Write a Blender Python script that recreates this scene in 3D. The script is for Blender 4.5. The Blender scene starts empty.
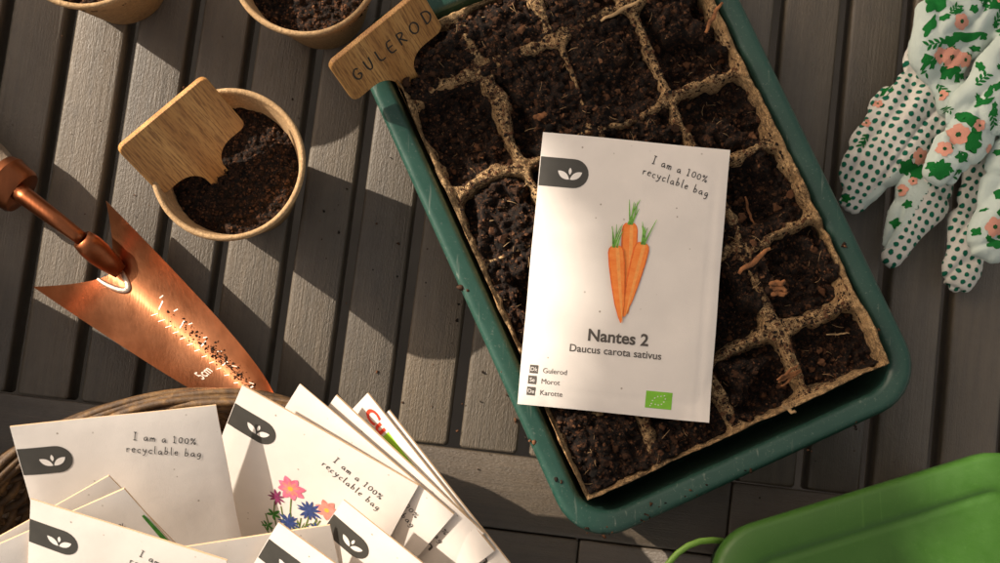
import bpy, bmesh, math, random
import numpy as np
from mathutils import Vector, Matrix
from mathutils.bvhtree import BVHTree
random.seed(7); rng = np.random.default_rng(7)
scene = bpy.context.scene
C = scene.collection
rad = math.radians

# ------------------------------------------------------------------ camera
F = 1400.0; TH = rad(6.6); DIST = 0.70           # focal length in photo pixels, tilt, distance to the table centre
CAM = Vector((0, -DIST*math.sin(TH), DIST*math.cos(TH)))
RC = Matrix.Rotation(TH, 3, 'X')
def at(px, py, z=0.0):
    "world point at height z seen at photo pixel (px, py)"
    d = RC @ Vector(((px-500)/F, -(py-281.5)/F, -1.0))
    return CAM + d*((z-CAM.z)/d.z)
def proj(w):
    q = RC.transposed() @ (Vector(w)-CAM)
    return 500+F*q.x/-q.z, 281.5-F*q.y/-q.z
cam = bpy.data.cameras.new('camera'); co = bpy.data.objects.new('camera', cam); C.objects.link(co)
co.location = CAM; co.rotation_euler = (TH, 0, 0)
cam.sensor_width = 36; cam.lens = F/1000*36; cam.clip_start = .01; cam.clip_end = 200
cam.dof.use_dof = True; cam.dof.focus_distance = .645; cam.dof.aperture_fstop = 13
scene.camera = co

# ------------------------------------------------------------------ light
SUN_EL = rad(33); SUN_AZ = rad(180-28)         # direction towards the sun, from +x counter-clockwise
SUN = Vector((math.cos(SUN_EL)*math.cos(SUN_AZ), math.cos(SUN_EL)*math.sin(SUN_AZ), math.sin(SUN_EL)))
L = bpy.data.lights.new('sun', 'SUN'); L.energy = 5.0; L.angle = rad(.55); L.color = (1, .885, .75)
lo = bpy.data.objects.new('sun', L); C.objects.link(lo); lo.rotation_euler = (-SUN).to_track_quat('-Z', 'Y').to_euler()
lo.location = SUN*5
W = bpy.data.worlds.new('World'); scene.world = W; W.use_nodes = True
nt = W.node_tree; bg = nt.nodes['Background']
sky = nt.nodes.new('ShaderNodeTexSky'); sky.sky_type = 'NISHITA'; sky.sun_disc = False
sky.sun_elevation = SUN_EL; sky.sun_rotation = (math.pi/2-SUN_AZ) % (2*math.pi)
sky.dust_density = 3.0; sky.air_density = 1.0; sky.ozone_density = .6
hs = nt.nodes.new('ShaderNodeHueSaturation'); hs.inputs['Saturation'].default_value = .45
mul = nt.nodes.new('ShaderNodeMix'); mul.data_type = 'RGBA'; mul.blend_type = 'MULTIPLY'
mul.inputs[0].default_value = 1; mul.inputs[7].default_value = (1.17, 1.0, .82, 1)
nt.links.new(sky.outputs[0], hs.inputs['Color']); nt.links.new(hs.outputs[0], mul.inputs[6])
nt.links.new(mul.outputs[2], bg.inputs[0]); bg.inputs[1].default_value = .10
scene.view_settings.view_transform = 'Standard'; scene.view_settings.look = 'None'
scene.view_settings.exposure = 0.64; scene.view_settings.gamma = 1

# ------------------------------------------------------------------ object helpers
def tag(o, label=None, cat=None, group=None, kind=None):
    if label: o['label'] = label
    if cat: o['category'] = cat
    if group: o['group'] = group
    if kind: o['kind'] = kind
    return o
def empty(name, loc=(0, 0, 0), rz=0.0):
    o = bpy.data.objects.new(name, None); o.empty_display_size = .01; C.objects.link(o)
    o.location = loc; o.rotation_euler = (0, 0, rz); return o
def origin(p):
    "world position of a thing's frame, so that parts can be given in world coordinates"
    o = Vector((0, 0, 0))
    while p is not None:
        o = o + Vector(p.location); p = p.parent
    return o
def mk(name, verts, faces, mats, parent=None, smooth=True, world=False, midx=None):
    off = origin(parent) if (world and parent is not None) else Vector((0, 0, 0))
    me = bpy.data.meshes.new(name)
    me.from_pydata([(v[0]-off.x, v[1]-off.y, v[2]-off.z) for v in verts], [], faces)
    for m in (mats if isinstance(mats, (list, tuple)) else [mats]): me.materials.append(m)
    if midx is not None: me.polygons.foreach_set('material_index', midx)
    me.polygons.foreach_set('use_smooth', [smooth]*len(me.polygons))
    me.update()
    o = bpy.data.objects.new(name, me); C.objects.link(o)
    if parent is not None: o.parent = parent
    return o
def autosmooth(o, ang=35):
    "mark edges sharper than ang as sharp"
    me = o.data; bm = bmesh.new(); bm.from_mesh(me)
    for e in bm.edges:
        if len(e.link_faces) == 2 and e.calc_face_angle(0) > rad(ang): e.smooth = False
    bm.to_mesh(me); bm.free(); return o
class MB:
    def __init__(s): s.v = []; s.f = []
    def add(s, v, f):
        n = len(s.v); s.v += [tuple(q) for q in v]; s.f += [tuple(i+n for i in t) for t in f]
    def box(s, x0, x1, y0, y1, z0, z1, b=.0012, M=None):
        "box with bevelled top and vertical edges"
        def ring(i, z): return [(x0+i, y0+i*0+b, z), (x0+i+b, y0+i, z), (x1-i-b, y0+i, z), (x1-i, y0+i+b, z),
                                (x1-i, y1-i-b, z), (x1-i-b, y1-i, z), (x0+i+b, y1-i, z), (x0+i, y1-i-b, z)]
        rs = [ring(b, z0), ring(0, z0+b), ring(0, z1-b), ring(b*.35, z1-b*.3), ring(b, z1)]
        v = sum(rs, []); f = []
        for k in range(len(rs)-1):
            for j in range(8): f.append((k*8+j, k*8+(j+1) % 8, (k+1)*8+(j+1) % 8, (k+1)*8+j))
        f.append(tuple(range(7, -1, -1))); n = (len(rs)-1)*8; f.append(tuple(n+j for j in range(8)))
        if M is not None: v = [M @ Vector(q) for q in v]
        s.add(v, f)
    def tube(s, pts, r, n=8, cap=True, flat=1.0):
        pts = [Vector(p) for p in pts]; m = len(pts); v = []; f = []
        up = Vector((0, 0, 1)) if abs((pts[-1]-pts[0]).normalized().z) < .9 else Vector((1, 0, 0))
        for i, p in enumerate(pts):
            t = (pts[min(i+1, m-1)]-pts[max(i-1, 0)]).normalized()
            a = t.cross(up).normalized(); b = a.cross(t)
            rr = r(i/(m-1)) if callable(r) else r
            for j in range(n):
                th = 2*math.pi*j/n; v.append(p+a*(rr*math.cos(th))+b*(rr*flat*math.sin(th)))
        for i in range(m-1):
            for j in range(n): f.append((i*n+j, i*n+(j+1) % n, (i+1)*n+(j+1) % n, (i+1)*n+j))
        if cap: f.append(tuple(range(n-1, -1, -1))); f.append(tuple((m-1)*n+j for j in range(n)))
        s.add(v, f)
    def lathe(s, prof, c=(0, 0, 0), n=72, wob=None):
        v = []; f = []; m = len(prof)
        for i, (r, z) in enumerate(prof):
            for j in range(n):
                th = 2*math.pi*j/n; k = wob(th, z) if wob else 1
                v.append((c[0]+r*k*math.cos(th), c[1]+r*k*math.sin(th), c[2]+z))
        for i in range(m-1):
            for j in range(n): f.append((i*n+j, i*n+(j+1) % n, (i+1)*n+(j+1) % n, (i+1)*n+j))
        s.add(v, f)
    def build(s, name, mat, parent=None, smooth=True, world=False): return mk(name, s.v, s.f, mat, parent, smooth, world)

# ------------------------------------------------------------------ noise (for shapes)
def vnoise(x, y, seed=0):
    xi = np.floor(x).astype(np.int64); yi = np.floor(y).astype(np.int64); xf = x-xi; yf = y-yi
    def h(a, b):
        n = (a*374761393 + b*668265263 + seed*1442695041) & 0xffffffff
        n = ((n ^ (n >> 13))*1274126177) & 0xffffffff
        return ((n ^ (n >> 16)) & 0xffff)/65535.0
    u = xf*xf*(3-2*xf); w = yf*yf*(3-2*yf)
    return (h(xi, yi)*(1-u)+h(xi+1, yi)*u)*(1-w)+(h(xi, yi+1)*(1-u)+h(xi+1, yi+1)*u)*w
def fbm(x, y, scale, oct=3, seed=0):
    a = 1; t = 0; s = 0
    for k in range(oct):
        s = s+a*(vnoise(x/scale, y/scale, seed+k*17)-.5); t += a; a *= .5; scale *= .5
    return s/t*2
def sstep(a, b, x):
    t = np.clip((x-a)/(b-a), 0, 1); return t*t*(3-2*t)

# ------------------------------------------------------------------ material helpers
class Mat:
    def __init__(s, name, rough=.6, metal=0.0, spec=.5):
        s.m = bpy.data.materials.new(name); s.m.use_nodes = True; s.t = s.m.node_tree
        s.b = s.t.nodes['Principled BSDF']; s.b.inputs['Roughness'].default_value = rough
        s.b.inputs['Metallic'].default_value = metal; s.b.inputs['Specular IOR Level'].default_value = spec
        s.tc = s.t.nodes.new('ShaderNodeTexCoord'); s.co = s.tc.outputs['Object']
    def n(s, ty, **kw):
        q = s.t.nodes.new('ShaderNode'+ty)
        for k, v in kw.items(): setattr(q, k, v)
        return q
    def l(s, a, b): s.t.links.new(a, b)
    def mapping(s, scale=(1, 1, 1), rot=(0, 0, 0), loc=(0, 0, 0)):
        q = s.n('Mapping'); q.inputs['Scale'].default_value = scale; q.inputs['Rotation'].default_value = rot
        q.inputs['Location'].default_value = loc; s.l(s.co, q.inputs[0]); return q.outputs[0]
    def noise(s, scale, detail=3, rough=.6, vec=None, dist=0):
        q = s.n('TexNoise'); q.inputs['Scale'].default_value = scale; q.inputs['Detail'].default_value = detail
        q.inputs['Roughness'].default_value = rough; q.inputs['Distortion'].default_value = dist
        s.l(vec or s.co, q.inputs['Vector']); return q.outputs[0]
    def vor(s, scale, rnd=1.0, vec=None, feat='F1', out='Distance'):
        q = s.n('TexVoronoi'); q.inputs['Scale'].default_value = scale; q.inputs['Randomness'].default_value = rnd
        q.feature = feat; s.l(vec or s.co, q.inputs['Vector']); return q.outputs[out]
    def ramp(s, fac, stops):
        q = s.n('ValToRGB'); e = q.color_ramp.elements
        while len(e) < len(stops): e.new(.5)
        for i, (p, c) in enumerate(stops):
            e[i].position = p; e[i].color = (c if isinstance(c, tuple) else (c, c, c))+(1,)
        s.l(fac, q.inputs[0]); return q.outputs[0]
    def mix(s, fac, a, b, mode='MIX'):
        q = s.n('Mix'); q.data_type = 'RGBA'; q.blend_type = mode
        for i, x in ((0, fac), (6, a), (7, b)):
            if isinstance(x, (int, float)): q.inputs[i].default_value = x
            elif isinstance(x, tuple): q.inputs[i].default_value = x+(1,)
            else: s.l(x, q.inputs[i])
        return q.outputs[2]
    def math(s, op, a, b=0.0):
        q = s.n('Math'); q.operation = op
        for i, x in ((0, a), (1, b)):
            if isinstance(x, (int, float)): q.inputs[i].default_value = x
            else: s.l(x, q.inputs[i])
        return q.outputs[0]
    def color(s, c):
        if isinstance(c, tuple): s.b.inputs['Base Color'].default_value = c+(1,)
        else: s.l(c, s.b.inputs['Base Color'])
        return s
    def rough(s, r): s.l(r, s.b.inputs['Roughness']); return s
    def bump(s, h, strength=.4, dist=.0005):
        q = s.n('Bump'); q.inputs['Strength'].default_value = strength; q.inputs['Distance'].default_value = dist
        s.l(h, q.inputs['Height']); s.l(q.outputs[0], s.b.inputs['Normal']); return s
    def objrand(s):
        return s.n('ObjectInfo').outputs['Random']
    def island(s):
        return s.n('NewGeometry').outputs['Random Per Island']

def stained_wood(name, axis='Y', c0=(.060, .046, .028), c1=(.116, .088, .056), comb=True):
    m = Mat(name, .6, spec=1.0)
    y = axis == 'Y'
    v = m.mapping((1, .05, 1) if y else (.05, 1, 1)); v2 = m.mapping((1, .28, 1) if y else (.28, 1, 1))
    g = m.noise(300, 4, .6, v); g2 = m.noise(1300, 2, .6, m.mapping((1, .02, 1) if y else (.02, 1, 1)))
    big = m.noise(11, 4, .6); mott = m.noise(190, 3, .7, v2)
    col = m.ramp(g, [(.25, c0), (.80, c1)])
    col = m.mix(m.ramp(big, [(.40, 0.0), (.72, .40)]), col, (.135, .104, .068))
    col = m.mix(m.ramp(mott, [(.52, 0.0), (.80, .40)]), col, (.030, .024, .017))
    col = m.mix(.5, col, m.mix(m.objrand(), (.66, .65, .64), (1.34, 1.26, 1.14)), 'MULTIPLY')
    sp = m.vor(330, 1.0); col = m.mix(m.ramp(sp, [(.035, .5), (.08, 0.0)]), col, (.20, .165, .12))
    m.color(col)
    m.rough(m.ramp(m.noise(160, 3), [(.3, .52), (.75, .68)]))
    m.b.inputs['Coat Weight'].default_value = .5; m.b.inputs['Coat Roughness'].default_value = .58
    v3 = m.mapping((1, .40, 1) if y else (.40, 1, 1)); peb = m.noise(1500, 2, .6, v3); h = m.mix(.9, m.mix(.5, peb, m.noise(1000, 2, .6, v3), 'ADD'), g2, 'ADD')
    m.bump(h, .55, .0005)
    m.l(m.b.inputs['Normal'].links[0].from_socket, m.b.inputs['Coat Normal']); return m.m
def soil_mat(name, grain):
    m = Mat(name, .9, spec=.3)
    a = m.noise(330, 5, .85); b = m.noise(900, 3, .7)
    col = m.ramp(a, [(.32, (.0025, .0018, .0013)), (.50, (.009, .005, .003)), (.60, (.060, .026, .0115)), (.80, (.17, .072, .031))])
    if grain:
        isl = m.island()
        col = m.mix(.75, col, m.ramp(isl, [(0, (.004, .003, .002)), (.26, (.022, .0105, .0055)), (.54, (.080, .034, .0145)), (.84, (.175, .072, .030)), (1, (.26, .12, .055))]))
    col = m.mix(m.ramp(b, [(.45, 0.0), (.75, .5)]), col, (.004, .003, .002))
    col = m.mix(m.ramp(m.noise(30, 3, .6), [(.35, .55), (.62, 0.0)]), col, m.mix(1.0, col, (.42, .40, .38), 'MULTIPLY'))
    m.color(col); m.bump(m.mix(.5, b, m.noise(2600, 2), 'ADD'), .8, .0008); return m.m
def pulp_mat(name, c0, c1, dirt=.0, bumpd=.0006):
    m = Mat(name, .9, spec=.25)
    a = m.noise(120, 4, .7); b = m.noise(1100, 3, .75); fib = m.noise(700, 2, .6, m.mapping((1, .25, 1), (0, 0, .6)), 1.5)
    col = m.ramp(m.mix(.5, a, fib), [(.35, c0), (.68, c1)])
    if dirt:
        d = m.noise(560, 5, .85); d2 = m.noise(60, 3, .6)
        dd = m.math('MULTIPLY', m.ramp(d, [(.43, 0.0), (.54, 1.0)]), m.ramp(d2, [(.28, .35), (.58, 1.0)]))
        col = m.mix(m.math('MULTIPLY', dd, dirt), col, (.042, .024, .013))
    m.color(col); m.bump(m.mix(.5, b, fib, 'ADD'), .7, bumpd); return m.m
def plain(name, c, rough=.6, metal=0, spec=.5, var=.12, nscale=90, bump=0.0, bscale=900):
    m = Mat(name, rough, metal, spec)
    lo_ = tuple(x*(1-var) for x in c); hi = tuple(min(1, x*(1+var)) for x in c)
    m.color(m.ramp(m.noise(nscale, 4, .6), [(.3, lo_), (.7, hi)]))
    if bump: m.bump(m.noise(bscale, 3, .6), bump, .0004)
    return m.m
def paper_mat(name, c):
    m = Mat(name, .68, spec=.3)
    col = m.ramp(m.noise(60, 4, .6), [(.3, tuple(x*.94 for x in c)), (.7, c)])
    sp = m.vor(170, 1.0); spk = m.noise(75, 2)
    k = m.math('MULTIPLY', m.ramp(sp, [(.055, 1.0), (.10, 0.0)]), m.ramp(spk, [(.52, 0.0), (.60, .75)]))
    col = m.mix(k, col, (.22, .16, .11)); m.color(col)
    m.bump(m.mix(.4, m.noise(90, 3, .6), m.noise(1800, 2, .6), 'ADD'), .22, .0006); return m.m

M = {}
M['slat'] = stained_wood('slat_wood'); M['rail'] = stained_wood('rail_wood', 'X', (.056, .038, .021), (.100, .070, .040))
M['soil'] = soil_mat('soil_crumb', True); M['bed'] = soil_mat('soil_bed', False); M['pulp'] = pulp_mat('cell_tray_pulp', (.31, .18, .078), (.64, .43, .215), .85, .0011)
M['pot'] = pulp_mat('pot_fibre', (.42, .26, .125), (.58, .39, .21), .34, .0007)
M['paper'] = paper_mat('packet_paper', (.775, .715, .655)); M['kraft'] = paper_mat('packet_paper_inside', (.62, .42, .25))
M['ink'] = plain('grey_ink', (.050, .047, .040), .6); M['ink_dark'] = plain('black_ink', (.02, .018, .016), .6)
M['ink_brown'] = plain('brown_grey_ink', (.085, .072, .060), .6)
M['ink_white'] = plain('white_print', (.80, .75, .70), .65)
M['eco'] = plain('leaf_logo_green', (.20, .50, .03), .6)
M['pink'] = plain('pink_print', (.85, .17, .27), .6, var=.3, nscale=400); M['pink2'] = plain('salmon_print', (.88, .25, .20), .6, var=.25, nscale=400)
M['yellow'] = plain('yellow_print', (.85, .42, .05), .6); M['blue'] = plain('blue_print', (.035, .06, .19), .6, var=.4, nscale=500)
M['plum'] = plain('plum_print', (.22, .03, .10), .6, var=.3, nscale=500)
M['stem'] = plain('stem_print', (.12, .17, .035), .6, var=.4, nscale=500); M['leafgreen'] = plain('leaf_print', (.04, .20, .02), .6, var=.4, nscale=300)
M['redprint'] = plain('red_print', (.75, .05, .02), .6); M['lime'] = plain('lime_print', (.33, .62, .03), .6)
M['topgreen'] = plain('carrot_top_print', (.16, .40, .05), .6, var=.5, nscale=600)
def carrot_mat():
    m = Mat('carrot_print', .65)
    v = m.mapping((.5, 1, 1)); col = m.ramp(m.noise(330, 4, .7, v), [(.3, (.86, .19, .025)), (.5, (.92, .25, .038)), (.75, (.95, .33, .07))])
    m.color(col); return m.m
M['carrot'] = carrot_mat(); M['carrot_dark'] = plain('carrot_outline_print', (.80, .15, .018), .65, var=.25, nscale=400)
M['carrot_light'] = plain('carrot_light_print', (.94, .36, .085), .65, var=.12, nscale=500)
def plastic(name, c, rough, dust=(.42, .42, .36), amt=.22):
    m = Mat(name, rough)
    col = m.ramp(m.noise(30, 4, .6), [(.3, tuple(x*.88 for x in c)), (.7, tuple(x*1.1 for x in c))])
    d = m.noise(700, 3, .8); col = m.mix(m.ramp(d, [(.60, 0.0), (.72, amt)]), col, dust)
    sc = m.noise(500, 2, .6, m.mapping((1, .03, 1), (0, 0, .43))); col = m.mix(m.ramp(sc, [(.64, 0.0), (.74, amt)]), col, dust)
    m.color(col); m.rough(m.ramp(m.noise(120, 4, .7), [(.3, rough*.8), (.75, min(1, rough*1.3))]))
    m.bump(m.noise(1500, 2), .08, .0003); return m.m
M['tray'] = plastic('tray_plastic', (.019, .064, .047), .40); M['box'] = plastic('box_plastic', (.030, .098, .0075), .52, (.2, .4, .1), .08)
M['box_dark'] = plastic('box_body_plastic', (.012, .05, .008), .45, (.2, .3, .1), .05); M['handle_green'] = plain('handle_plastic', (.16, .31, .04), .4)
def bamboo():
    m = Mat('bamboo', .5)
    v = m.mapping((1, .02, 1)); v2 = m.mapping((1, .06, 1))
    a = m.noise(330, 3, .6, v); b = m.noise(1300, 3, .7, v2); strip = m.noise(95, 1, .4, v)
    col = m.ramp(strip, [(.36, (.40, .185, .048)), (.5, (.50, .255, .074)), (.64, (.60, .335, .11))])
    col = m.mix(m.ramp(b, [(.47, 0.0), (.60, .85)]), col, (.17, .066, .017))
    col = m.mix(m.ramp(a, [(.35, .5), (.6, 0.0)]), col, (.33, .155, .045))
    m.color(col); m.bump(b, .25, .0003); return m.m
M['bamboo'] = bamboo()
def copper(name, c0, c1, r0=.20, r1=.34):
    m = Mat(name, .26, 1.0)
    col = m.ramp(m.noise(26, 3, .55), [(.3, c0), (.7, c1)])
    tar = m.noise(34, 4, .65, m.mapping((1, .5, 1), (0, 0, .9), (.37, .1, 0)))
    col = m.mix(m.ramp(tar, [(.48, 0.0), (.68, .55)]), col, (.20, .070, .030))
    col = m.mix(m.ramp(m.noise(700, 3, .8), [(.62, 0.0), (.74, .35)]), col, (.10, .05, .03))
    m.color(col); v = m.mapping((1, .05, 1), (0, 0, .68))
    m.rough(m.ramp(m.mix(.5, m.noise(230, 4, .75), m.noise(1100, 2, .6, v)), [(.3, r0), (.7, r1)]))
    m.bump(m.mix(.5, m.noise(800, 2, .6, v), m.noise(48, 2), 'ADD'), .12, .0006); return m.m
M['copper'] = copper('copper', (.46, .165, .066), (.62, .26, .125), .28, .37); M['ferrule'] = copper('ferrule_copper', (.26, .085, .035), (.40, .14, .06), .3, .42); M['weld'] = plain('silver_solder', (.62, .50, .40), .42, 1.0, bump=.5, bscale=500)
M['mark'] = plain('stamped_mark', (.95, .80, .68), .5, .6)
M['handlewood'] = stained_wood('trowel_handle_wood', 'Y', (.12, .08, .05), (.26, .19, .13))
def wicker():
    m = Mat('wicker', .55)
    a = m.noise(160, 4, .7); b = m.noise(1500, 3, .7); isl = m.island()
    col = m.ramp(a, [(.30, (.035, .017, .006)), (.5, (.105, .053, .017)), (.74, (.28, .155, .052))])
    col = m.mix(m.ramp(isl, [(0.0, .55), (.7, 0.0)]), col, (.06, .035, .018))
    m.color(col); m.bump(m.mix(.5, b, a, 'ADD'), .5, .0008); return m.m
M['wicker'] = wicker()
def glove_dots():
    m = Mat('dotted_cotton', .9, spec=.2)
    v = m.mapping((1, 1, 1), (0, 0, rad(28)))
    sep = m.n('SeparateXYZ'); m.l(v, sep.inputs[0])
    cmb = m.n('CombineXYZ'); m.l(sep.outputs[0], cmb.inputs[0]); m.l(sep.outputs[1], cmb.inputs[1])
    w = m.n('VectorMath'); w.operation = 'ADD'; wn = m.n('TexNoise'); wn.inputs['Scale'].default_value = 45; m.l(m.co, wn.inputs['Vector'])
    sc = m.n('VectorMath'); sc.operation = 'SCALE'; m.l(wn.outputs['Color'], sc.inputs[0]); sc.inputs['Scale'].default_value = .006
    m.l(cmb.outputs[0], w.inputs[0]); m.l(sc.outputs[0], w.inputs[1])
    z = m.n('VectorMath'); z.operation = 'MULTIPLY'; z.inputs[1].default_value = (1, 1, 0); m.l(w.outputs[0], z.inputs[0])
    q = m.n('TexVoronoi'); q.voronoi_dimensions = '2D'; q.inputs['Scale'].default_value = 1/.0041; q.inputs['Randomness'].default_value = 0
    m.l(z.outputs[0], q.inputs['Vector'])
    base = m.ramp(m.noise(60, 3), [(.3, (.62, .60, .54)), (.7, (.72, .70, .64))])
    d2 = m.math('ADD', q.outputs['Distance'], m.math('MULTIPLY', m.math('SUBTRACT', m.noise(900, 2), .5), .16))
    m.color(m.mix(m.ramp(d2, [(.26, 1.0), (.32, 0.0)]), base, (.006, .125, .070)))
    m.bump(m.mix(.6, m.ramp(d2, [(.24, 1.0), (.38, 0.0)]), m.noise(1900, 2), 'ADD'), .5, .0006); return m.m
M['dots'] = glove_dots()
def cotton(name, c):
    m = Mat(name, .92, spec=.2); m.color(m.ramp(m.noise(40, 4), [(.3, tuple(x*.9 for x in c)), (.7, c)]))
    m.bump(m.mix(.5, m.noise(2200, 2), m.noise(140, 4), 'ADD'), .55, .0011); return m.m
M['cotton'] = cotton('white_cotton', (.60, .69, .63)); M['fl_green'] = cotton('floral_green', (.010, .17, .030)); M['fl_pink'] = cotton('floral_pink', (.78, .36, .26))
M['fl_dark'] = cotton('floral_dark_green', (.02, .10, .03))
M['straw'] = plain('straw_fibre', (.42, .27, .13), .85, var=.4, nscale=300); M['chip'] = plain('wood_chip_bark', (.24, .095, .032), .85, var=.6, nscale=350, bump=.6)
M['perlite'] = plain('pale_grit', (.38, .31, .24), .8, var=.3)
M['ground'] = plain('terrace_stone', (.09, .08, .07), .9, var=.3, nscale=6, bump=.3, bscale=60)
M['crate'] = stained_wood('added_shade_crate_wood', 'Y', (.05, .035, .02), (.13, .09, .055))
M['leaf'] = plain('tree_leaf', (.035, .085, .018), .55, var=.4, nscale=30); M['bark'] = plain('tree_bark', (.09, .065, .045), .9, var=.3, nscale=40, bump=.8, bscale=120)

# ------------------------------------------------------------------ ground and table
g = mk('ground', [(-30, -30, -.74), (30, -30, -.74), (30, 30, -.74), (-30, 30, -.74)], [(0, 1, 2, 3)], M['ground']); tag(g, kind='structure')
TR = math.atan(.12095)
table = empty('garden_table', (0, 0, 0), -TR)
tag(table, 'dark grey brown slatted wooden garden table under all the gardening things', 'table')
def tl(w):   # world to table frame
    return Vector((w.x*math.cos(TR)-w.y*math.sin(TR), w.x*math.sin(TR)+w.y*math.cos(TR), w.z))
gaps_px = [[(68.9, 8), (54.9, 113), (24, 314), (11.4, 391)], [(129.8, 28), (119.3, 113), (86.6, 328), (73.9, 402)], [(186, 80), (163.6, 233), (143, 376.6)],
           [(252.7, 24), (221, 265)], [(313, 45), (291.5, 249), (274, 389)], [(369.6, 101), (353, 232), (333.7, 389)], [(419, 212), (396.4, 389)],
           [(469, 316), (459, 389), (455, 445)], None, None, None, [(780, 8)], [(844, 8), (833, 144), (805.5, 469)], [(907, 5), (870, 469)], [(946, 304), (936, 458)]]
gx = [None if q is None else sum(tl(at(*p)).x for p in q)/len(q) for q in gaps_px]
for k in (8, 9, 10): gx[k] = gx[7]+(gx[11]-gx[7])*(k-7)/4
gx = [gx[0]-.033*k for k in range(46, 0, -1)]+gx+[gx[-1]+.0333*k for k in range(1, 26)]
GAP = .0061; YE = -.0842
for a, b in zip(gx[:-1], gx[1:]):
    dz = random.uniform(-.0004, .0004)
    m_ = MB(); m_.box(a+GAP/2+random.uniform(-.0002, .0002), b-GAP/2, YE, 1.05, -.018, dz, .0014)
    autosmooth(m_.build('slat', M['slat'], table), 50)
xr = [gx[0], tl(at(730, 508)).x, gx[-1]]
xb = [gx[0], tl(at(579, 545)).x, gx[-1]]
for xs, y0, y1 in ((xr, -.1212, YE-.0006), (xb, -.1580, -.1219)):
    for a, b in zip(xs[:-1], xs[1:]):
        m_ = MB(); m_.box(a+.0003, b-.0003, y0, y1, -.020, random.uniform(-.0006, -.0001), .0009)
        autosmooth(m_.build('rail', M['rail'], table), 50)
for k, (a, b) in enumerate(zip(gx[:-1], gx[1:])):
    m_ = MB(); m_.box(a+GAP/2, b-GAP/2, -.60, -.1626, -.018, random.uniform(-.0005, 0), .0011); autosmooth(m_.build('slat', M['slat'], table), 50)
for y in (.95, -.45):
    m_ = MB(); m_.box(gx[0]+.01, gx[-1]-.01, y-.02, y+.02, -.05, -.0185, .001); m_.build('cross_beam', M['rail'], table)
for x in (gx[0]+.04, gx[-1]-.04):
    for y in (-.55, .98):
        m_ = MB(); m_.box(x-.025, x+.025, y-.025, y+.025, -.74, -.0185, .002); m_.build('leg', M['rail'], table)

# ------------------------------------------------------------------ soil crumbs
ICO = []; _t = (1+5**.5)/2
for a, b in ((1, _t), (-1, _t), (1, -_t), (-1, -_t)): ICO += [(0, a, b), (a, b, 0), (b, 0, a)]
ICO = np.array(ICO, float)/math.sqrt(1+_t*_t)
_bm = bmesh.new(); [_bm.verts.new(v) for v in ICO]; _r = bmesh.ops.convex_hull(_bm, input=_bm.verts); _bm.verts.index_update()
ICOF = [tuple(v.index for v in f.verts) for f in _bm.faces]; ICO = np.array([v.co[:] for v in _bm.verts]); _bm.free()
def crumbs(mb, pts, s0, s1, squash=.75):
    P = np.array([tuple(p) for p in pts]); n = len(P)
    sz = s0*(s1/s0)**(rng.random(n)**2.0)
    sc = sz[:, None]*np.stack([rng.uniform(.7, 1.3, n), rng.uniform(.6, 1.1, n), rng.uniform(.5, 1, n)*squash], 1)
    v = ICO[None]*rng.uniform(.40, 1.5, (n, 12, 1))*sc[:, None]; th = rng.uniform(0, 6.28, n)[:, None]; c, q = np.cos(th), np.sin(th)
    v = np.stack([v[..., 0]*c-v[..., 1]*q, v[..., 0]*q+v[..., 1]*c, v[..., 2]], -1)+P[:, None]
    b0 = len(mb.v); mb.v += [tuple(x) for x in v.reshape(-1, 3).tolist()]
    f = np.array(ICOF)[None]+(np.arange(n)*12+b0)[:, None, None]; mb.f += [tuple(x) for x in f.reshape(-1, 3).tolist()]
def fibres(mb, pts, n, l0, l1, r):
    for k in range(n):
        p = pts[rng.integers(len(pts))]; th = rng.uniform(0, 6.28); l = rng.uniform(l0, l1); b = rng.uniform(-.5, .5)
        q = [(p[0]+l*t*math.cos(th+b*t), p[1]+l*t*math.sin(th+b*t), p[2]+.0006+.25*l*t*(1-t)+rng.uniform(0, .0012)*t) for t in (0, .33, .66, 1)]
        mb.tube(q, r*rng.uniform(.6, 1.3), 5)

# ------------------------------------------------------------------ green tray with fibre cells
RIMZ = .050
def line(p, q, z): a = at(*p, z).to_2d(); b = at(*q, z).to_2d(); return a, (b-a).normalized()
La, Ld = line((371, 90), (556, 500), RIMZ); Ra, _ = line((741, 0), (887, 299), RIMZ); Ba, _ = line((640, 524.5), (820, 440), RIMZ)
AX = Ld.copy(); AX.normalize()                       # long axis, towards the bottom of the picture
BX = Vector((-AX.y, AX.x))                            # across, towards the right
TW = (Ra-La).dot(BX); bl = (Ba-La).dot(AX)
cornerBL = La+AX*bl                                   # outer bottom left corner
TLn = .268
ORG = cornerBL-AX*TLn                                 # outer top left corner
def tw(u, v, z): p = ORG+BX*u+AX*v; return (p.x, p.y, z)
def rrect(w, h, r, ins, n=8):
    out = []; r = max(r-ins*.8, .004)
    for cx, cy, a0 in ((w-ins-r, h-ins-r, 0), (ins+r, h-ins-r, 90), (ins+r, ins+r, 180), (w-ins-r, ins+r, 270)):
        for k in range(n+1):
            a = rad(a0+90*k/n); out.append((cx+r*math.cos(a), cy+r*math.sin(a)))
    return out
def sweep(prof, w, h, r, fn, closebottom=False):
    rings = [[fn(u, v, z) for u, v in rrect(w, h, r, ins)] for ins, z in prof]; n = len(rings[0]); v = sum(rings, []); f = []
    for k in range(len(rings)-1):
        for j in range(n): f.append((k*n+j, (k+1)*n+j, (k+1)*n+(j+1) % n, k*n+(j+1) % n))
    if closebottom: f.append(tuple((len(rings)-1)*n+j for j in range(n-1, -1, -1)))
    return v, f
ctr = ORG+BX*TW/2+AX*TLn/2
tray = empty('seed_tray', (ctr.x, ctr.y, 0)); tag(tray, 'dark green rectangular plastic seed tray holding the fibre cells of soil', 'seed tray')
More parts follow.
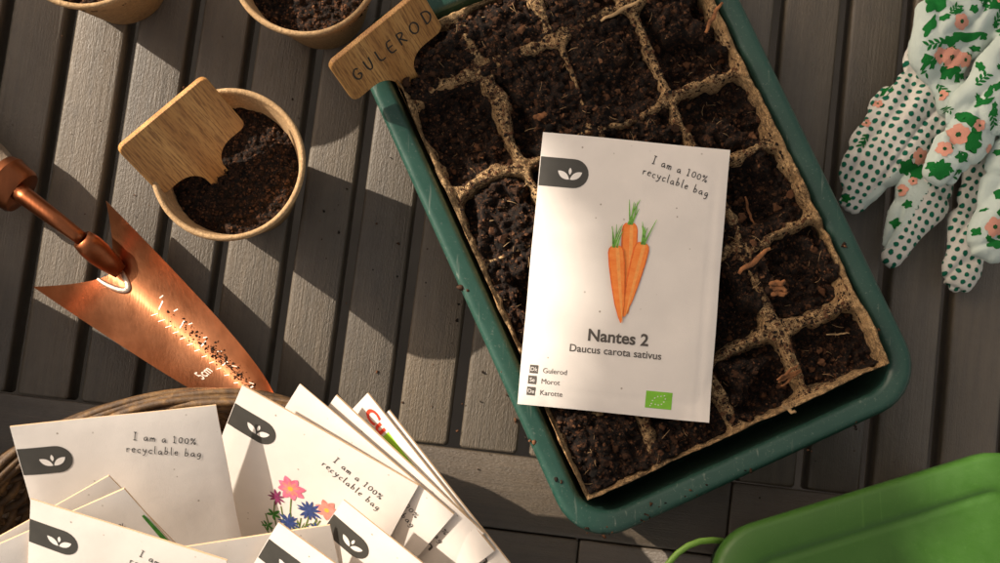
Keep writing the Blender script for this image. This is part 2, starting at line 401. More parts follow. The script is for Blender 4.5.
v, f = sweep([(.0016, .0405), (.0004, .0408), (0, .0415), (0, .0478), (.0006, .0492), (.0018, .0500), (.0035, .0497), (.0075, .0490), (.0092, .0482), (.0102, .0465)], TW, TLn, .024, tw)
autosmooth(mk('rim', v, f, M['tray'], tray, True, True), 60)
v, f = sweep([(.0102, .0465), (.0150, .012), (.0165, .007), (.020, .005)], TW, TLn, .024, tw, True)
v2, f2 = sweep([(.0016, .0405), (.0050, .0405), (.0125, .002), (.0145, .0005)], TW, TLn, .024, tw, True)
n0 = len(v); mk('basin', v+v2, f+[tuple(i+n0 for i in t[::-1]) for t in f2], M['tray'], tray, True, True)

PZ = .0500
pu0, pu1 = .0125, TW-.0120; pv0, pv1 = .0150, TLn-.0195
PW = pu1-pu0; PL = pv1-pv0; NU, NV = 4, 6
res = .00085
us = np.linspace(0, PW, int(PW/res)); vs = np.linspace(0, PL, int(PL/res)); U, V = np.meshgrid(us, vs)
wu = U+.0036*fbm(U, V, .024, 4, 1); wv = V+.0036*fbm(U, V, .024, 4, 2)
cu = PW/NU
VL = [-.001]+[(at(px, py, PZ).to_2d()-ORG).dot(AX)-pv0 for px, py in ((395, 107), (448, 197), (478, 270), (515, 352), (553, 435))]+[PL+.001]
VL = np.array(VL); cjx = np.clip(np.searchsorted(VL, wv)-1, 0, NV-1); vmid = (VL[cjx]+VL[cjx+1])/2; vhal = (VL[cjx+1]-VL[cjx])/2
lu = np.abs((np.clip(wu, 1e-5, PW-1e-5) % cu)-cu/2); lv = np.abs(wv-vmid)
rr_ = .007; qx = lu-(cu/2-rr_); qy = lv-(vhal-rr_)
dcell = rr_-(np.sqrt(np.maximum(qx, 0)**2+np.maximum(qy, 0)**2)+np.minimum(np.maximum(qx, qy), 0))
edge = np.minimum(np.minimum(U, PW-U), np.minimum(V, PL-V))
hw = .0011+.0016*fbm(U, V, .024, 2, 5)+.0013*fbm(U, V, .0055, 2, 6)
Zp = PZ-.032*sstep(0, .0065, dcell-hw)+.0022*fbm(U, V, .014, 3, 3)+.0012*fbm(U, V, .0032, 2, 4)
Zp += .0022*sstep(.004, 0, edge)*(1+.9*fbm(U, V, .010, 2, 8))
Zp -= .0012*sstep(.002, .0045, edge)*sstep(.012, .006, edge)
nv_, nu_ = U.shape
ox = .0011*fbm(U, V, .014, 3, 11)*sstep(.006, 0, edge); oy = .0011*fbm(U, V, .014, 3, 12)*sstep(.006, 0, edge)
pverts = [tw(pu0+a, pv0+b, c) for a, b, c in zip((U+ox).ravel(), (V+oy).ravel(), Zp.ravel())]
idx = np.arange(nu_*nv_).reshape(nv_, nu_)
pf = np.stack([idx[:-1, :-1], idx[1:, :-1], idx[1:, 1:], idx[:-1, 1:]], -1).reshape(-1, 4).tolist()
per = idx[0, :].tolist()+idx[1:, -1].tolist()+idx[-1, -2::-1].tolist()+idx[-2:0, 0].tolist()
base = len(pverts)
for i in per:
    x, y, z = pverts[i]; d = (Vector((x, y))-ctr).normalized()*-.0025; pverts.append((x+d.x, y+d.y, .008))
n = len(per)
for k in range(n): pf.append((per[k], per[(k+1) % n], base+(k+1) % n, base+k))
cells = mk('fibre_cell_tray', [(a-ctr.x, b-ctr.y, c) for a, b, c in pverts], pf, M['pulp']); cells.location = (ctr.x, ctr.y, 0)
tag(cells, 'tan pulp cell tray of four by six soil filled cells inside the green tray', 'cell tray')
# soil surface
lev = rng.uniform(.0050, .0115, (NV, NU))
lev[5, 2:] = .0125; lev[4, 2:] = (.011, .0115); lev[3, 3] = .013; lev[2, 3] = .013; lev[1, 3] = .013; lev[5, :2] = (.0055, .005)
lev[1, 0] = .012
ci = np.clip((wu/cu).astype(int), 0, NU-1); cj = cjx
level = PZ-lev[cj, ci]
cover = fbm(U, V, .022, 3, 21)*1.1+.16
cover += .30*sstep(.30, .0, V/PL)*sstep(.05, .25, U/PW)-.10*sstep(.6, 1, U/PW)
cm = sstep(.05, .30, cover)
flow = sstep(.012, .0, dcell)                          # soil climbs towards the ridges a little
Zs = level+(PZ-.0035-level)*flow*.45
Zs = Zs*(1-cm*.92)+(PZ+.0005)*cm*.92
lump = .0034*fbm(U, V, .011, 3, 31)+.0030*np.abs(fbm(U, V, .0044, 2, 32))+.0016*fbm(U, V, .0019, 1, 33)
Zs = Zs+lump*1.25-.0016
Zs = np.where(edge < .0022, np.minimum(Zs, PZ-.004), Zs); Zs = np.minimum(Zs, PZ+.0038)
sb = MB(); inner = edge > .0012
sv = [(p[0], p[1], p[2]) for p in (tw(pu0+a, pv0+b, c) for a, b, c in zip(U.ravel(), V.ravel(), Zs.ravel()))]
keep = inner.ravel(); sf = [q for q in np.stack([idx[:-1, :-1], idx[1:, :-1], idx[1:, 1:], idx[:-1, 1:]], -1).reshape(-1, 4).tolist() if all(keep[i] for i in q)]
sb.v = sv; sb.f = [tuple(q) for q in sf]
top = np.maximum(Zs, Zp)
def tray_pts(n, cond):
    out = []
    while len(out) < n:
        j = rng.integers(3, nv_-3, 4000); i = rng.integers(3, nu_-3, 4000)
        ok = cond(j, i)
        for a, b in zip(j[ok], i[ok]): out.append(tw(pu0+U[a, b], pv0+V[a, b], top[a, b]))
    return out[:n]
NB = len(sb.f)
sp_ = tray_pts(31800, lambda j, i: (Zs[j, i] > Zp[j, i]-.0002))
crumbs(sb, sp_[:30500], .00020, .00095); crumbs(sb, sp_[30500:], .0008, .0024, .9)
rp = tray_pts(9500, lambda j, i: (Zs[j, i] <= Zp[j, i]) & (Zp[j, i] > PZ-.006))
crumbs(sb, rp, .0002, .0010)
soil = mk('potting_soil', sb.v, sb.f, [M['bed'], M['soil']], midx=[0]*NB+[1]*(len(sb.f)-NB)); soil.data.polygons.foreach_set('use_smooth', [True]*NB+[False]*(len(sb.f)-NB)); tag(soil, 'dark crumbly potting soil filling the cells of the fibre tray', 'soil', kind='stuff')
fb = MB(); fibres(fb, sp_, 230, .0015, .006, .00010); fbo = fb.build('fibre_litter', M['straw']); tag(fbo, 'loose straw and root fibres scattered over the soil of the cell tray', 'fibre litter', kind='stuff')

cb = MB(); pts = []
for px, py in [(604, 537), (612, 530), (646, 517), (660, 512), (648, 512), (668, 506), (690, 497), (706, 488), (745, 470), (640, 521), (655, 505), (560, 478), (531, 440), (585, 530), (462, 290), (500, 370), (812, 452), (855, 425), (880, 330), (845, 250)]:
    for _ in range(rng.integers(1, 4)): p = at(px+rng.normal(0, 2.5), py+rng.normal(0, 2.5), .0497); pts.append((p.x, p.y, p.z))
crumbs(cb, pts, .0004, .0015)
o = cb.build('rim_crumbs', M['soil']); tag(o, 'soil crumbs stuck on the rim of the green seed tray', 'soil', kind='stuff')
cb = MB(); pts = []
for px, py, sg, n in ((330, 190, 60, 26), (420, 300, 50, 22), (170, 230, 40, 14), (480, 420, 30, 16), (840, 430, 60, 16), (120, 130, 60, 12)):
    for _ in range(n): p = at(px+rng.normal(0, sg), py+rng.normal(0, sg), .0004); pts.append((p.x, p.y, p.z))
crumbs(cb, pts, .00025, .0010)
o = cb.build('table_crumbs', M['soil']); tag(o, 'few soil crumbs spilled over the wooden table slats', 'soil', kind='stuff')
# wood chips lying on the soil
def chip(px, py, ang, l, w, label, z=None, mat='chip', shreds=1):
    c = at(px, py, .049); cc = (c.to_2d()-ORG); u = cc.dot(BX)-pu0; v = cc.dot(AX)-pv0
    j = int(np.clip(v/PL*(nv_-1), 0, nv_-1)); i = int(np.clip(u/PW*(nu_-1), 0, nu_-1)); zz = top[max(0, j-4):j+5, max(0, i-4):i+5].max()+.0004
    o = empty('wood_chip', (c.x, c.y, zz), rad(ang)); mb = MB()
    for s in range(shreds):
        a = rng.uniform(-.5, .5) if shreds > 1 else 0; y0 = (s-(shreds-1)/2)*w*.8; pts = []
        for t in np.linspace(-.5, .5, 9):
            x = t*l; pts.append((x*math.cos(a)-y0*math.sin(a), x*math.sin(a)+y0*math.cos(a)+rng.uniform(-.28, .28)*w, .0006+.0012*s*.5+.0016*abs(t)+rng.uniform(0, .0003)))
        mb.tube(pts, lambda t, w=w: w*.5*(.35+.65*math.sin(math.pi*min(1, max(0, .12+.8*t)))), 8, True, .38)
    me = mk('wood_chip', mb.v, mb.f, M[mat]); bpy.data.objects.remove(o); me.location = (c.x, c.y, zz); me.rotation_euler = (0, 0, rad(ang))
    tag(me, label, 'wood chip', 'wood chips on the soil')
chip(776, 290, 10, .0075, .0028, 'frayed cluster of orange brown bark in the cell right of the packet', None, 'chip', 3)
chip(752, 262, 38, .019, .0026, 'long orange wood splinter lying on the ridge just right of the packet')
chip(752, 208, -72, .014, .0014, 'thin upright brown wood sliver beside the packet edge')
chip(788, 376, 35, .012, .0013, 'frayed bundle of orange wood shreds on the lowest right ridge', None, 'chip', 4)
chip(786, 410, -30, .007, .0020, 'small pale wood flake by the lower tray edge', None, 'straw')
chip(841, 333, 5, .011, .0009, 'thin pale straw in the lower right corner cell', None, 'straw')
chip(712, 20, 62, .017, .0020, 'brown wood stick near the top right of the cell tray')
chip(620, 12, 28, .022, .0018, 'tan curved wood splinter at the top middle of the cell tray', None, 'straw')
chip(540, 118, 20, .006, .0030, 'small reddish bark chip above the packet corner')

# ------------------------------------------------------------------ lettering
def fill(polys, maxlen=None):
    bm = bmesh.new()
    for p in polys:
        try: bm.faces.new([bm.verts.new((x, y, 0)) for x, y in p])
        except ValueError: pass
    if maxlen:
        bmesh.ops.triangulate(bm, faces=bm.faces)
        for _ in range(4):
            es = [e for e in bm.edges if e.calc_length() > maxlen]
            if not es: break
            bmesh.ops.subdivide_edges(bm, edges=es, cuts=1, use_grid_fill=False); bmesh.ops.triangulate(bm, faces=[q for q in bm.faces if len(q.verts) > 3])
    bm.verts.index_update(); v = [q.co[:2] for q in bm.verts]; f = [tuple(w.index for w in q.verts) for q in bm.faces]; bm.free()
    return v, f
def font(text, size, bold=0.0, align='LEFT'):
    cu_ = bpy.data.curves.new('lettering', 'FONT'); cu_.body = text; cu_.size = size; cu_.offset = bold*size; cu_.align_x = align; cu_.resolution_u = 4
    o = bpy.data.objects.new('lettering', cu_); C.objects.link(o); dg = bpy.context.evaluated_depsgraph_get()
    me = bpy.data.meshes.new_from_object(o.evaluated_get(dg)); v = [q.co[:2] for q in me.vertices]; f = [tuple(p.vertices) for p in me.polygons]
    bpy.data.objects.remove(o); bpy.data.meshes.remove(me); bpy.data.curves.remove(cu_)
    return v, f
def circ(cx, cy, rx, ry, n=12, a0=90): return [(cx+rx*math.cos(rad(a0+360*k/n)), cy+ry*math.sin(rad(a0+360*k/n))) for k in range(n+1)]
G = {'I': ([[(0, 1), (.32, .98)], [(.16, 1), (.15, 0)], [(0, 0), (.32, .02)]], .5), ' ': ([], .42),
 'a': ([[(.38, .45), (.2, .5), (.05, .35), (.03, .12), (.15, 0), (.32, .12), (.38, .45), (.38, .1), (.48, 0)]], .6),
 'm': ([[(0, .5), (.03, 0)], [(.03, .33), (.15, .5), (.23, .42), (.24, 0)], [(.24, .33), (.36, .5), (.45, .42), (.47, 0)]], .64),
 '1': ([[(0, .75), (.16, .97), (.15, 0)], [(0, 0), (.3, 0)]], .48), '0': ([circ(.22, .33, .2, .33)], .56),
 '%': ([circ(.1, .68, .1, .13, 8), [(.5, .85), (.08, 0)], circ(.48, .15, .1, .14, 8)], .7),
 'r': ([[(0, .5), (.03, 0)], [(.03, .3), (.13, .48), (.3, .47)]], .42),
 'e': ([[(.04, .27), (.36, .3), (.33, .44), (.18, .5), (.04, .35), (.05, .12), (.18, 0), (.38, .08)]], .52),
 'c': ([[(.36, .42), (.2, .5), (.04, .35), (.04, .12), (.18, 0), (.38, .08)]], .5),
 'y': ([[(0, .5), (.07, .2), (.2, .12), (.32, .25)], [(.37, .5), (.32, .1), (.18, -.3), (0, -.33)]], .54),
 'l': ([[(.06, 1), (.05, .1), (.16, 0)]], .32), 'b': ([[(.06, 1), (.03, 0)], [(.03, .3), (.2, .48), (.37, .3), (.3, .06), (.04, 0)]], .55),
 'g': ([[(.36, .44), (.2, .5), (.04, .33), (.06, .1), (.2, .06), (.36, .25), (.38, .47), (.36, -.1), (.22, -.35), (.02, -.28)]], .54),
 'G': ([[(.5, .82), (.3, 1), (.06, .75), (.05, .25), (.25, 0), (.5, .12), (.52, .45), (.28, .45)]], .8),
 'U': ([[(.03, 1), (.04, .25), (.2, 0), (.4, .12), (.46, 1)]], .75), 'L': ([[(.05, 1), (.04, 0), (.45, .03)]], .65),
 'E': ([[(.45, .98), (.05, 1), (.04, 0), (.47, .02)], [(.05, .52), (.38, .52)]], .7), 'R': ([[(.05, 0), (.05, 1)], [(.05, 1), (.4, .92), (.42, .65), (.06, .5)], [(.15, .5), (.48, 0)]], .78),
 'O': ([circ(.32, .5, .29, .48, 14)], .9), 'D': ([[(.06, 0), (.05, 1)], [(.05, 1), (.4, .9), (.54, .5), (.4, .1), (.06, 0)]], .8)}
def chaikin(p, n=2):
    for _ in range(n):
        q = [p[0]]
        for a, b in zip(p[:-1], p[1:]): q += [(a[0]*.75+b[0]*.25, a[1]*.75+b[1]*.25), (a[0]*.25+b[0]*.75, a[1]*.25+b[1]*.75)]
        p = q+[p[-1]]
    return p
def hand(text, size, pen, space=0.0):
    "hand lettering drawn as pen strokes"
    polys = []; x = 0; R = random.Random(len(text))
    for ch in text:
        st, adv = G[ch]; jy = R.uniform(-.05, .05); sc = R.uniform(.94, 1.06)
        for s in st:
            p = chaikin([(x+a*size*sc, (b*sc+jy)*size) for a, b in s])
            L_ = []; R_ = []
            for i, q in enumerate(p):
                a, b = p[max(0, i-1)], p[min(len(p)-1, i+1)]; d = Vector((b[0]-a[0], b[1]-a[1])); d = d.normalized() if d.length > 1e-9 else Vector((1, 0))
                w = pen*.5; L_.append((q[0]-d.y*w, q[1]+d.x*w)); R_.append((q[0]+d.y*w, q[1]-d.x*w))
            for i in range(len(p)-1): polys.append([L_[i], R_[i], R_[i+1], L_[i+1]])
        x += adv*size+space
    return polys
def stroke(p, w0, w1=None, sm=2):
    w1 = w0 if w1 is None else w1; p = chaikin(p, sm); n = len(p); L_ = []; R_ = []
    for i, q in enumerate(p):
        a, b = p[max(0, i-1)], p[min(n-1, i+1)]; d = Vector((b[0]-a[0], b[1]-a[1])).normalized(); w = (w0+(w1-w0)*i/(n-1))/2
        L_.append((q[0]-d.y*w, q[1]+d.x*w)); R_.append((q[0]+d.y*w, q[1]-d.x*w))
    return [[L_[i], R_[i], R_[i+1], L_[i+1]] for i in range(n-1)]
def rot2(p, a, c=(0, 0)):
    a = rad(a); return [(c[0]+x*math.cos(a)-y*math.sin(a), c[1]+x*math.sin(a)+y*math.cos(a)) for x, y in p]
def petal(cx, cy, ang, l, w, n=7):
    o = []
    for k in range(n+1): t = k/n; o.append((t*l, w*.5*math.sin(math.pi*t)**.8))
    for k in range(n-1, 0, -1): t = k/n; o.append((t*l, -w*.5*math.sin(math.pi*t)**.8))
    return rot2(o, ang, (cx, cy))

# ------------------------------------------------------------------ seed packets
class Packet:
    W0, H0 = .0875, .1265
    def __init__(s, TL, TRc, tilt, label, group='seed packets standing in the basket', bulge=.0012, width=None, seed=0, fine=False, anchor_right=False, thick=.0007):
        a = at(*TL); b = at(*TRc); ex = (b-a); s.W = width or s.W0; s.H = s.H0
        ex.normalize()
        if anchor_right: a = b-ex*s.W
        p = Vector((ex.y, -ex.x, 0)).normalized()
        ey = (p*math.cos(tilt)-Vector((0, 0, 1))*math.sin(tilt)).normalized(); n = ex.cross(-ey).normalized()
        s.mx = Matrix(((ex.x, -ey.x, n.x, a.x), (ex.y, -ey.y, n.y, a.y), (ex.z, -ey.z, n.z, a.z), (0, 0, 0, 1)))
        s.seed = seed; s.bulge = bulge; nx, ny = (60, 84) if fine else (26, 36); s.fine = fine; v = []; f = []
        for side in (1, 0):
            for j in range(ny+1):
                for i in range(nx+1):
                    x, y = s.W*i/nx, s.H*j/ny
                    xw = x+(.00012*math.sin(5*j/ny+s.seed)+.00008*math.sin(17*j/ny+s.seed)) if i in (0, nx) else x
                    yw = y+(.00012*math.sin(6*i/nx+s.seed)) if j in (0, ny) else y
                    v.append((xw, -yw, s.z(x, y) if side else s.z(x, y)*.2-thick))
        k0 = (nx+1)*(ny+1)
        for j in range(ny):
            for i in range(nx):
                q = j*(nx+1)+i; f.append((q, q+nx+1, q+nx+2, q+1)); f.append(tuple(k0+t for t in (q, q+1, q+nx+2, q+nx+1)))
        ring = [i for i in range(nx+1)]+[j*(nx+1)+nx for j in range(1, ny+1)]+[ny*(nx+1)+i for i in range(nx-1, -1, -1)]+[j*(nx+1) for j in range(ny-1, 0, -1)]
        for i in range(len(ring)): a_, b_ = ring[i], ring[(i+1) % len(ring)]; f.append((a_, b_, k0+b_, k0+a_))
        s.o = mk('seed_packet', v, f, [M['paper'], M['kraft']], midx=[0]*(2*nx*ny)+[1]*len(ring)); autosmooth(s.o, 40)
        s.o.matrix_world = s.mx; tag(s.o, label, 'seed packet', group)
    def z(s, x, y):
        u, w = x/s.W, y/s.H; k = 4*u*(1-u)*4*w*(1-w)
        e = s.bulge*(max(k, 0)**.6); q = np.array([x+s.seed*.31]), np.array([y]); e += .0004*fbm(q[0], q[1], .055, 2, 90+s.seed)[0]
        n = fbm(np.array([x+s.seed]), np.array([y]), .035, 2, 40+s.seed)[0]*.0008*min(1, k*2)
        if s.fine:
            e += .00055*math.exp(-((x-.046)**2+(y-.086)**2)/.018**2)-.00022*math.exp(-((x-s.W+.0058)/.0009)**2)*min(1, y/.02)-.0002*math.exp(-((y-s.H+.0075)/.0009)**2)
            e -= .00030*math.exp(-((x*.94+y*.34-.118)/.0016)**2)*max(0, math.sin(min(1, max(0, (y-.07)/.05))*math.pi))
            e += .0012*max(0, .012-math.hypot(x-s.W, y-s.H))/.012+.0015*max(0, .014-math.hypot(x, y-s.H))/.014
        return float(e+n)
    def put(s, name, vf, mat, off=.00012):
        v, f = vf; return mk(name, [(x, -y, s.z(x, y)+off) for x, y in v], f, mat, s.o, False)
    def text(s, name, vf, x, y, ang, mat, off=.00014):
        v, f = vf; v = rot2([(a, -b) for a, b in v], ang, (x, y)); return s.put(name, (v, f), mat, off)
    def badge(s):
        y0, y1, x1 = .0115, .0252, .0228; r = (y1-y0)/2; cy = (y0+y1)/2
        poly = [(.0002, y0), (x1-r, y0)]+[(x1-r+r*math.sin(rad(a)), cy-r*math.cos(rad(a))) for a in range(15, 180, 15)]+[(x1-r, y1), (.0002, y1)]
        b = s.put('logo_badge', fill([poly], .005), M['ink'])
        cx, by = .0142, .0213
        lv = fill([petal(cx-.0002, by, -145, .0066, .0029), petal(cx+.0002, by, -35, .0066, .0029), petal(cx, by-.0022, -90, .0034, .0014)])
        o = mk('leaf_emblem', [(x, -y, s.z(x, y)+.0002) for x, y in lv[0]], lv[1], M['ink_white'], b, False)
    def slogan(s, x=.050, y=.0125, ang=13, mat='ink_dark'):
        l1 = hand('I am a 100%', .0039, .00036, .0004); l2 = hand('recyclable bag', .0039, .00036, .0004)
        P = []
        for ls, dx, dy in ((l1, 0, 0), (l2, -.0025, .0062)):
            for q in ls: P.append(rot2([(a+dx, -b+dy) for a, b in q], ang, (x, y)))
        s.put('slogan_text', fill(P), M[mat], .00016)

# packet lying on the tray
pk = Packet((543, 132, .0575), (732, 150, .0575), rad(.3), 'white carrot seed packet lying flat on the soil of the tray', 'paper seed packets', .0016, .0872, 3, True)
pk.badge(); pk.slogan(.0515, .0100, 14)
mm = lambda px, py: tuple((lambda q: (q.x, -q.y))(pk.mx.inverted() @ at(px, py, .0588)))
def carrot(x0, y0, x1, y1, w, mat_off):
    d = Vector((x1-x0, y1-y0)); l = d.length; d.normalize(); nn = Vector((-d.y, d.x)); pr = [(0, .55), (.03, .86), (.08, 1), (.25, 1.0), (.5, .86), (.75, .62), (.92, .30), (1, .05)]
    def shape(k, o=0): return [(x0+d.x*t*l+nn.x*w*.5*(h*k+o), y0+d.y*t*l+nn.y*w*.5*(h*k+o)) for t, h in pr]+[(x0+d.x*t*l-nn.x*w*.5*(h*k-o), y0+d.y*t*l-nn.y*w*.5*(h*k-o)) for t, h in reversed(pr)]
    root = pk.put('carrot', fill([shape(1)], .004), M['carrot_dark'], .00012+mat_off)
    for k, o, m_, e in ((.84, -.03, 'carrot', .00006), (.22, -.20, 'carrot_light', .00011)):
        v, f = fill([shape(k, o)], .004); mk('carrot_shade', [(x, -y, pk.z(x, y)+.00012+mat_off+e) for x, y in v], f, M[m_], root, False)
    R = random.Random(int(x0*1e5)); P = []
    for k in range(6):
        a = -math.pi/2+R.uniform(-.30, .42); q = R.uniform(.5, 1); l2 = .0130*q; x = x0+R.uniform(-.0012, .0012)
        P += stroke([(x, y0+.0008), (x+math.cos(a)*l2*.5+R.uniform(-.0005, .0005), y0+math.sin(a)*l2*.5), (x+math.cos(a)*l2, y0+math.sin(a)*l2)], .00085, .00018, 1)
    v, f = fill(P); mk('carrot_top', [(x, -y, pk.z(x, y)+.0003+mat_off) for x, y in v], f, M['topgreen'], root, False)
a, b, c = mm(630, 223), mm(615.5, 246), mm(643, 243)
carrot(*a, *mm(627, 314), .0074, .0); carrot(*c, *mm(623.5, 317), .0072, .0003); carrot(*b, *mm(620.5, 323), .0074, .0006)
x, y = mm(617.5, 344.5); ang = 0
pk.text('title_text', font('Nantes 2', .0076, .026, 'CENTER'), x, y-.0006, 0, M['ink_brown'])
x, y = mm(615, 356.5); pk.text('latin_name_text', font('Daucus carota sativus', .0048, .010, 'CENTER'), x, y-.0005, .0, M['ink_brown'])
for (px, py), code, word in (((534, 369), 'Dk', 'Gulerod'), ((532.3, 379.7), 'Se', 'Morot'), ((531, 391), 'De', 'Karotte')):
    x, y = mm(px, py); h = .0019
    b_ = pk.put('language_square', fill([[(x-h, y-h), (x+h, y-h), (x+h, y+h), (x-h, y+h)]]), M['ink_brown'])
    v, f = font(code, .0026, 0, 'CENTER'); mk('language_code', [(a+x, -(y+.0009)+b, pk.z(x, y)+.0002) for a, b in v], f, M['ink_white'], b_, False)
    pk.text('language_text', font(word, .0033, 0), x+.0040, y+.0013, 0, M['ink_brown'])
x0, y0 = mm(646.5, 390.5); x1, y1 = mm(671.5, 410)
b_ = pk.put('organic_leaf_logo', fill([[(x0, y0), (x1, y0), (x1, y1), (x0, y1)]], .005), M['eco'])
P = []; lc = ((x0+x1)/2, (y0+y1)/2); pts = [(-.0032, .0018), (-.0028, .0004), (-.0019, -.0008), (-.0006, -.0016), (.0009, -.0019), (.0024, -.0022), (.0029, -.0008), (.0024, .0006), (.0014, .0017), (0, .0022), (-.0014, .0020), (-.0037, .0028)]
for a, b in pts:
    P.append([(lc[0]+a+(.00042 if k % 2 == 0 else .00019)*math.cos(rad(36*k-90)), lc[1]+b+(.00042 if k % 2 == 0 else .00019)*math.sin(rad(36*k-90))) for k in range(10)])
v, f = fill(P); mk('leaf_stars', [(x, -y, pk.z(x, y)+.0002) for x, y in v], f, M['ink_white'], b_, False)

# packets in the basket, back ones first
gr = 'seed packets standing in the basket'
qI = Packet((389, 411, .083), (498, 549, .083), rad(50), 'rearmost white packet of the fan, only its right edge showing', gr, .001, None, 11)
qH = Packet((367.5, 393.5, .084), (492, 548, .084), rad(50), 'white packet with red letters and a lime stripe near its corner', gr, .001, None, 12)
qG = Packet((336, 395, .085), (483, 533, .085), rad(48), 'blank topped white packet between the red lettered one and the flower fan', gr, .001, None, 13)
qF = Packet((299, 384, .086), (452, 513, .086), rad(48), 'white packet directly behind the wildflower packet in the fan', gr, .001, None, 14)
qE = Packet((242, 385, .090), (415, 485.5, .088), rad(43), 'white packet printed with pink and blue wildflowers in the basket', gr, .0014, None, 15)
qA = Packet((10, 427, .095), (216.5, 408, .091), rad(35), 'large beige packet at the back left of the basket with dark badge and slogan', gr, .0016, None, 16)
qB1 = Packet((-58, 569, .072), (100, 463, .094), rad(36), 'tilted beige packet whose corner peeks up behind the green striped one', gr, .001, None, 17, anchor_right=True)
qB2 = Packet((-42, 562, .075), (116, 474.5, .097), rad(36), 'tilted beige packet with a green stripe along its right edge', gr, .001, None, 18, anchor_right=True)
qL = Packet((130, 555, .078), (312, 528, .078), rad(36), 'tan packet half hidden between the front left and front middle packets', gr, .001, None, 19)
qD = Packet((30, 499, .099), (216, 555.5, .101), rad(40), 'beige front left packet with dark leaf badge, nearest the photo corner', gr, .0014, None, 20)
qK = Packet((343, 500, .088), (497, 624, .088), rad(46), 'white front packet with brown badge overlapping the wildflowers on the right', gr, .0012, None, 21)
qJ = Packet((278.5, 522.5, .093), (440, 641, .093), rad(40), 'white front packet with corner pointing up below the wildflowers', gr, .0012, None, 22)
for q in (qE, qA, qD, qK, qJ): q.badge()
for q in (qE, qA, qB2, qD, qF, qG): q.slogan()
qB2.put('green_stripe', fill(stroke([(.0860, .016), (.0864, .032), (.0864, .048)], .0012, .0030), .004), M['leafgreen'])
qH.text('red_lettering', font('Cu', .0105, .03), .0050, .0108, 0, M['redprint'])
qH.put('lime_stripe', fill(stroke([(.0185, .0078), (.0285, .0080), (.037, .008)], .0050, .004), .004), M['lime'])
qG.text('dark_title', font('ron', .0085, .02), .064, .034, 0, M['ink_brown']); qI.text('dark_title', font('en', .0085, .02), .070, .014, 0, M['ink_brown'])
# wildflowers on packet E
def e_(px, py):     # photo pixel to packet E coordinates
    o = RC @ Vector(((px-500)/F, -(py-281.5)/F, -1)); mi = qE.mx.inverted(); a = mi @ CAM; b = (mi.to_3x3() @ o); t = -a.z/b.z; q = a+b*t; return (q.x, -q.y)
def art(name, polys, mat, off): return qE.put(name, fill(polys), M[mat], off)
st = []
for pl in ([(293, 497), (292, 515), (300, 545)], [(312, 512), (306, 530), (304, 555)], [(322, 520), (312, 533), (306, 550)], [(277, 500), (276, 515), (285, 545)], [(291, 524), (298, 540), (302, 560)], [(316, 535), (312, 548), (309, 562)],
           [(268, 512), (272, 525), (280, 540)], [(264, 520), (272, 533), (282, 548)], [(283, 505), (288, 530), (298, 555)], [(303, 517), (300, 535), (303, 560)]):
    st += stroke([e_(*p) for p in pl], .0007, .0007, 1)
art('flower_stems', st, 'stem', .00013)
def blossom(px, py, l, n, w, mat, off, cen=None, a0=0, cl=.0016, squash=1):
    x, y = e_(px, py); P = [petal(x, y, a0+360*k/n+random.uniform(-8, 8), l*random.uniform(.85, 1.1), w) for k in range(n)]
    o = art('flower', P, mat, off)
    if cen:
        v, f = fill([[(x+cl*math.cos(rad(30*k)), y+cl*math.sin(rad(30*k))) for k in range(12)]]); mk('flower_centre', [(a, -b, qE.z(a, b)+off+.00006) for a, b in v], f, M[cen], o, False)
blossom(292, 488, .0072, 8, .0038, 'pink', .0002, 'yellow', 10, .0013); blossom(328, 510, .0060, 7, .0034, 'pink2', .0002, 'yellow', 20, .0012)
blossom(292, 488, .0048, 8, .0016, 'pink2', .00024, None, 12); blossom(279, 496, .0048, 9, .0012, 'plum', .0002, None, 0); blossom(291, 521, .0060, 13, .0013, 'blue', .0002); blossom(311, 510, .0066, 12, .0015, 'blue', .00021)
blossom(319, 531, .0058, 12, .0013, 'blue', .00022); blossom(276, 513, .0042, 5, .0016, 'leafgreen', .0002); blossom(270, 524, .0036, 5, .0012, 'leafgreen', .0002)
lv = []
for k in range(44):
    x, y = e_(random.uniform(280, 318), random.uniform(525, 560)); lv.append(petal(x, y, random.uniform(-130, -50), random.uniform(.003, .007), random.uniform(.0004, .0009)))
art('flower_leaves', lv, 'stem', .00018)

# ------------------------------------------------------------------ wicker basket
bc = at(200, 640, .05); BA, BB = .131, .1075
def ell(th, k, z): return (bc.x+BA*k*math.cos(th), bc.y+BB*k*math.sin(th), z)
basket = empty('wicker_basket', (bc.x, bc.y, 0)); tag(basket, 'brown woven wicker basket with twisted rim, full of seed packets', 'basket')
mb = MB(); N = 220
for s in range(9):
    pts = []
    for k in range(N+1):
        th = 2*math.pi*k/N; ph = 3*th+s*2*math.pi/9; q = .5+.5*math.sin(5*th+2.4*s)
        kk = 1+.040*math.cos(ph)*(.8+.2*q)+.004*math.sin(11*th+s*1.7); pts.append(ell(th, kk, .0495+.0052*math.sin(ph)+.0010*math.sin(8*th+3*s)))
    mb.tube(pts, .0019, 8, False)
mb.build('rim', M['wicker'], basket, True, True)
mb = MB(); NS = 45
for lay in range(11):
    z = .0055+.0040*lay; k0 = .80+.19*z/.05
    for off in (0,):
        pts = []
        for k in range(NS*6+1):
            th = 2*math.pi*k/(NS*6); ph = th*NS/2+math.pi*lay
            pts.append(ell(th, k0+.022*math.sin(ph), z+.0006*math.sin(5*th+lay)))
        mb.tube(pts, .0021, 6, False)
mb.build('weave', M['wicker'], basket, True, True)
mb = MB()
for k in range(NS):
    th = 2*math.pi*(k+.5)/NS
    mb.tube([ell(th, .80+.19*z/.05, z) for z in (.003, .02, .035, .048)], .0021, 6)
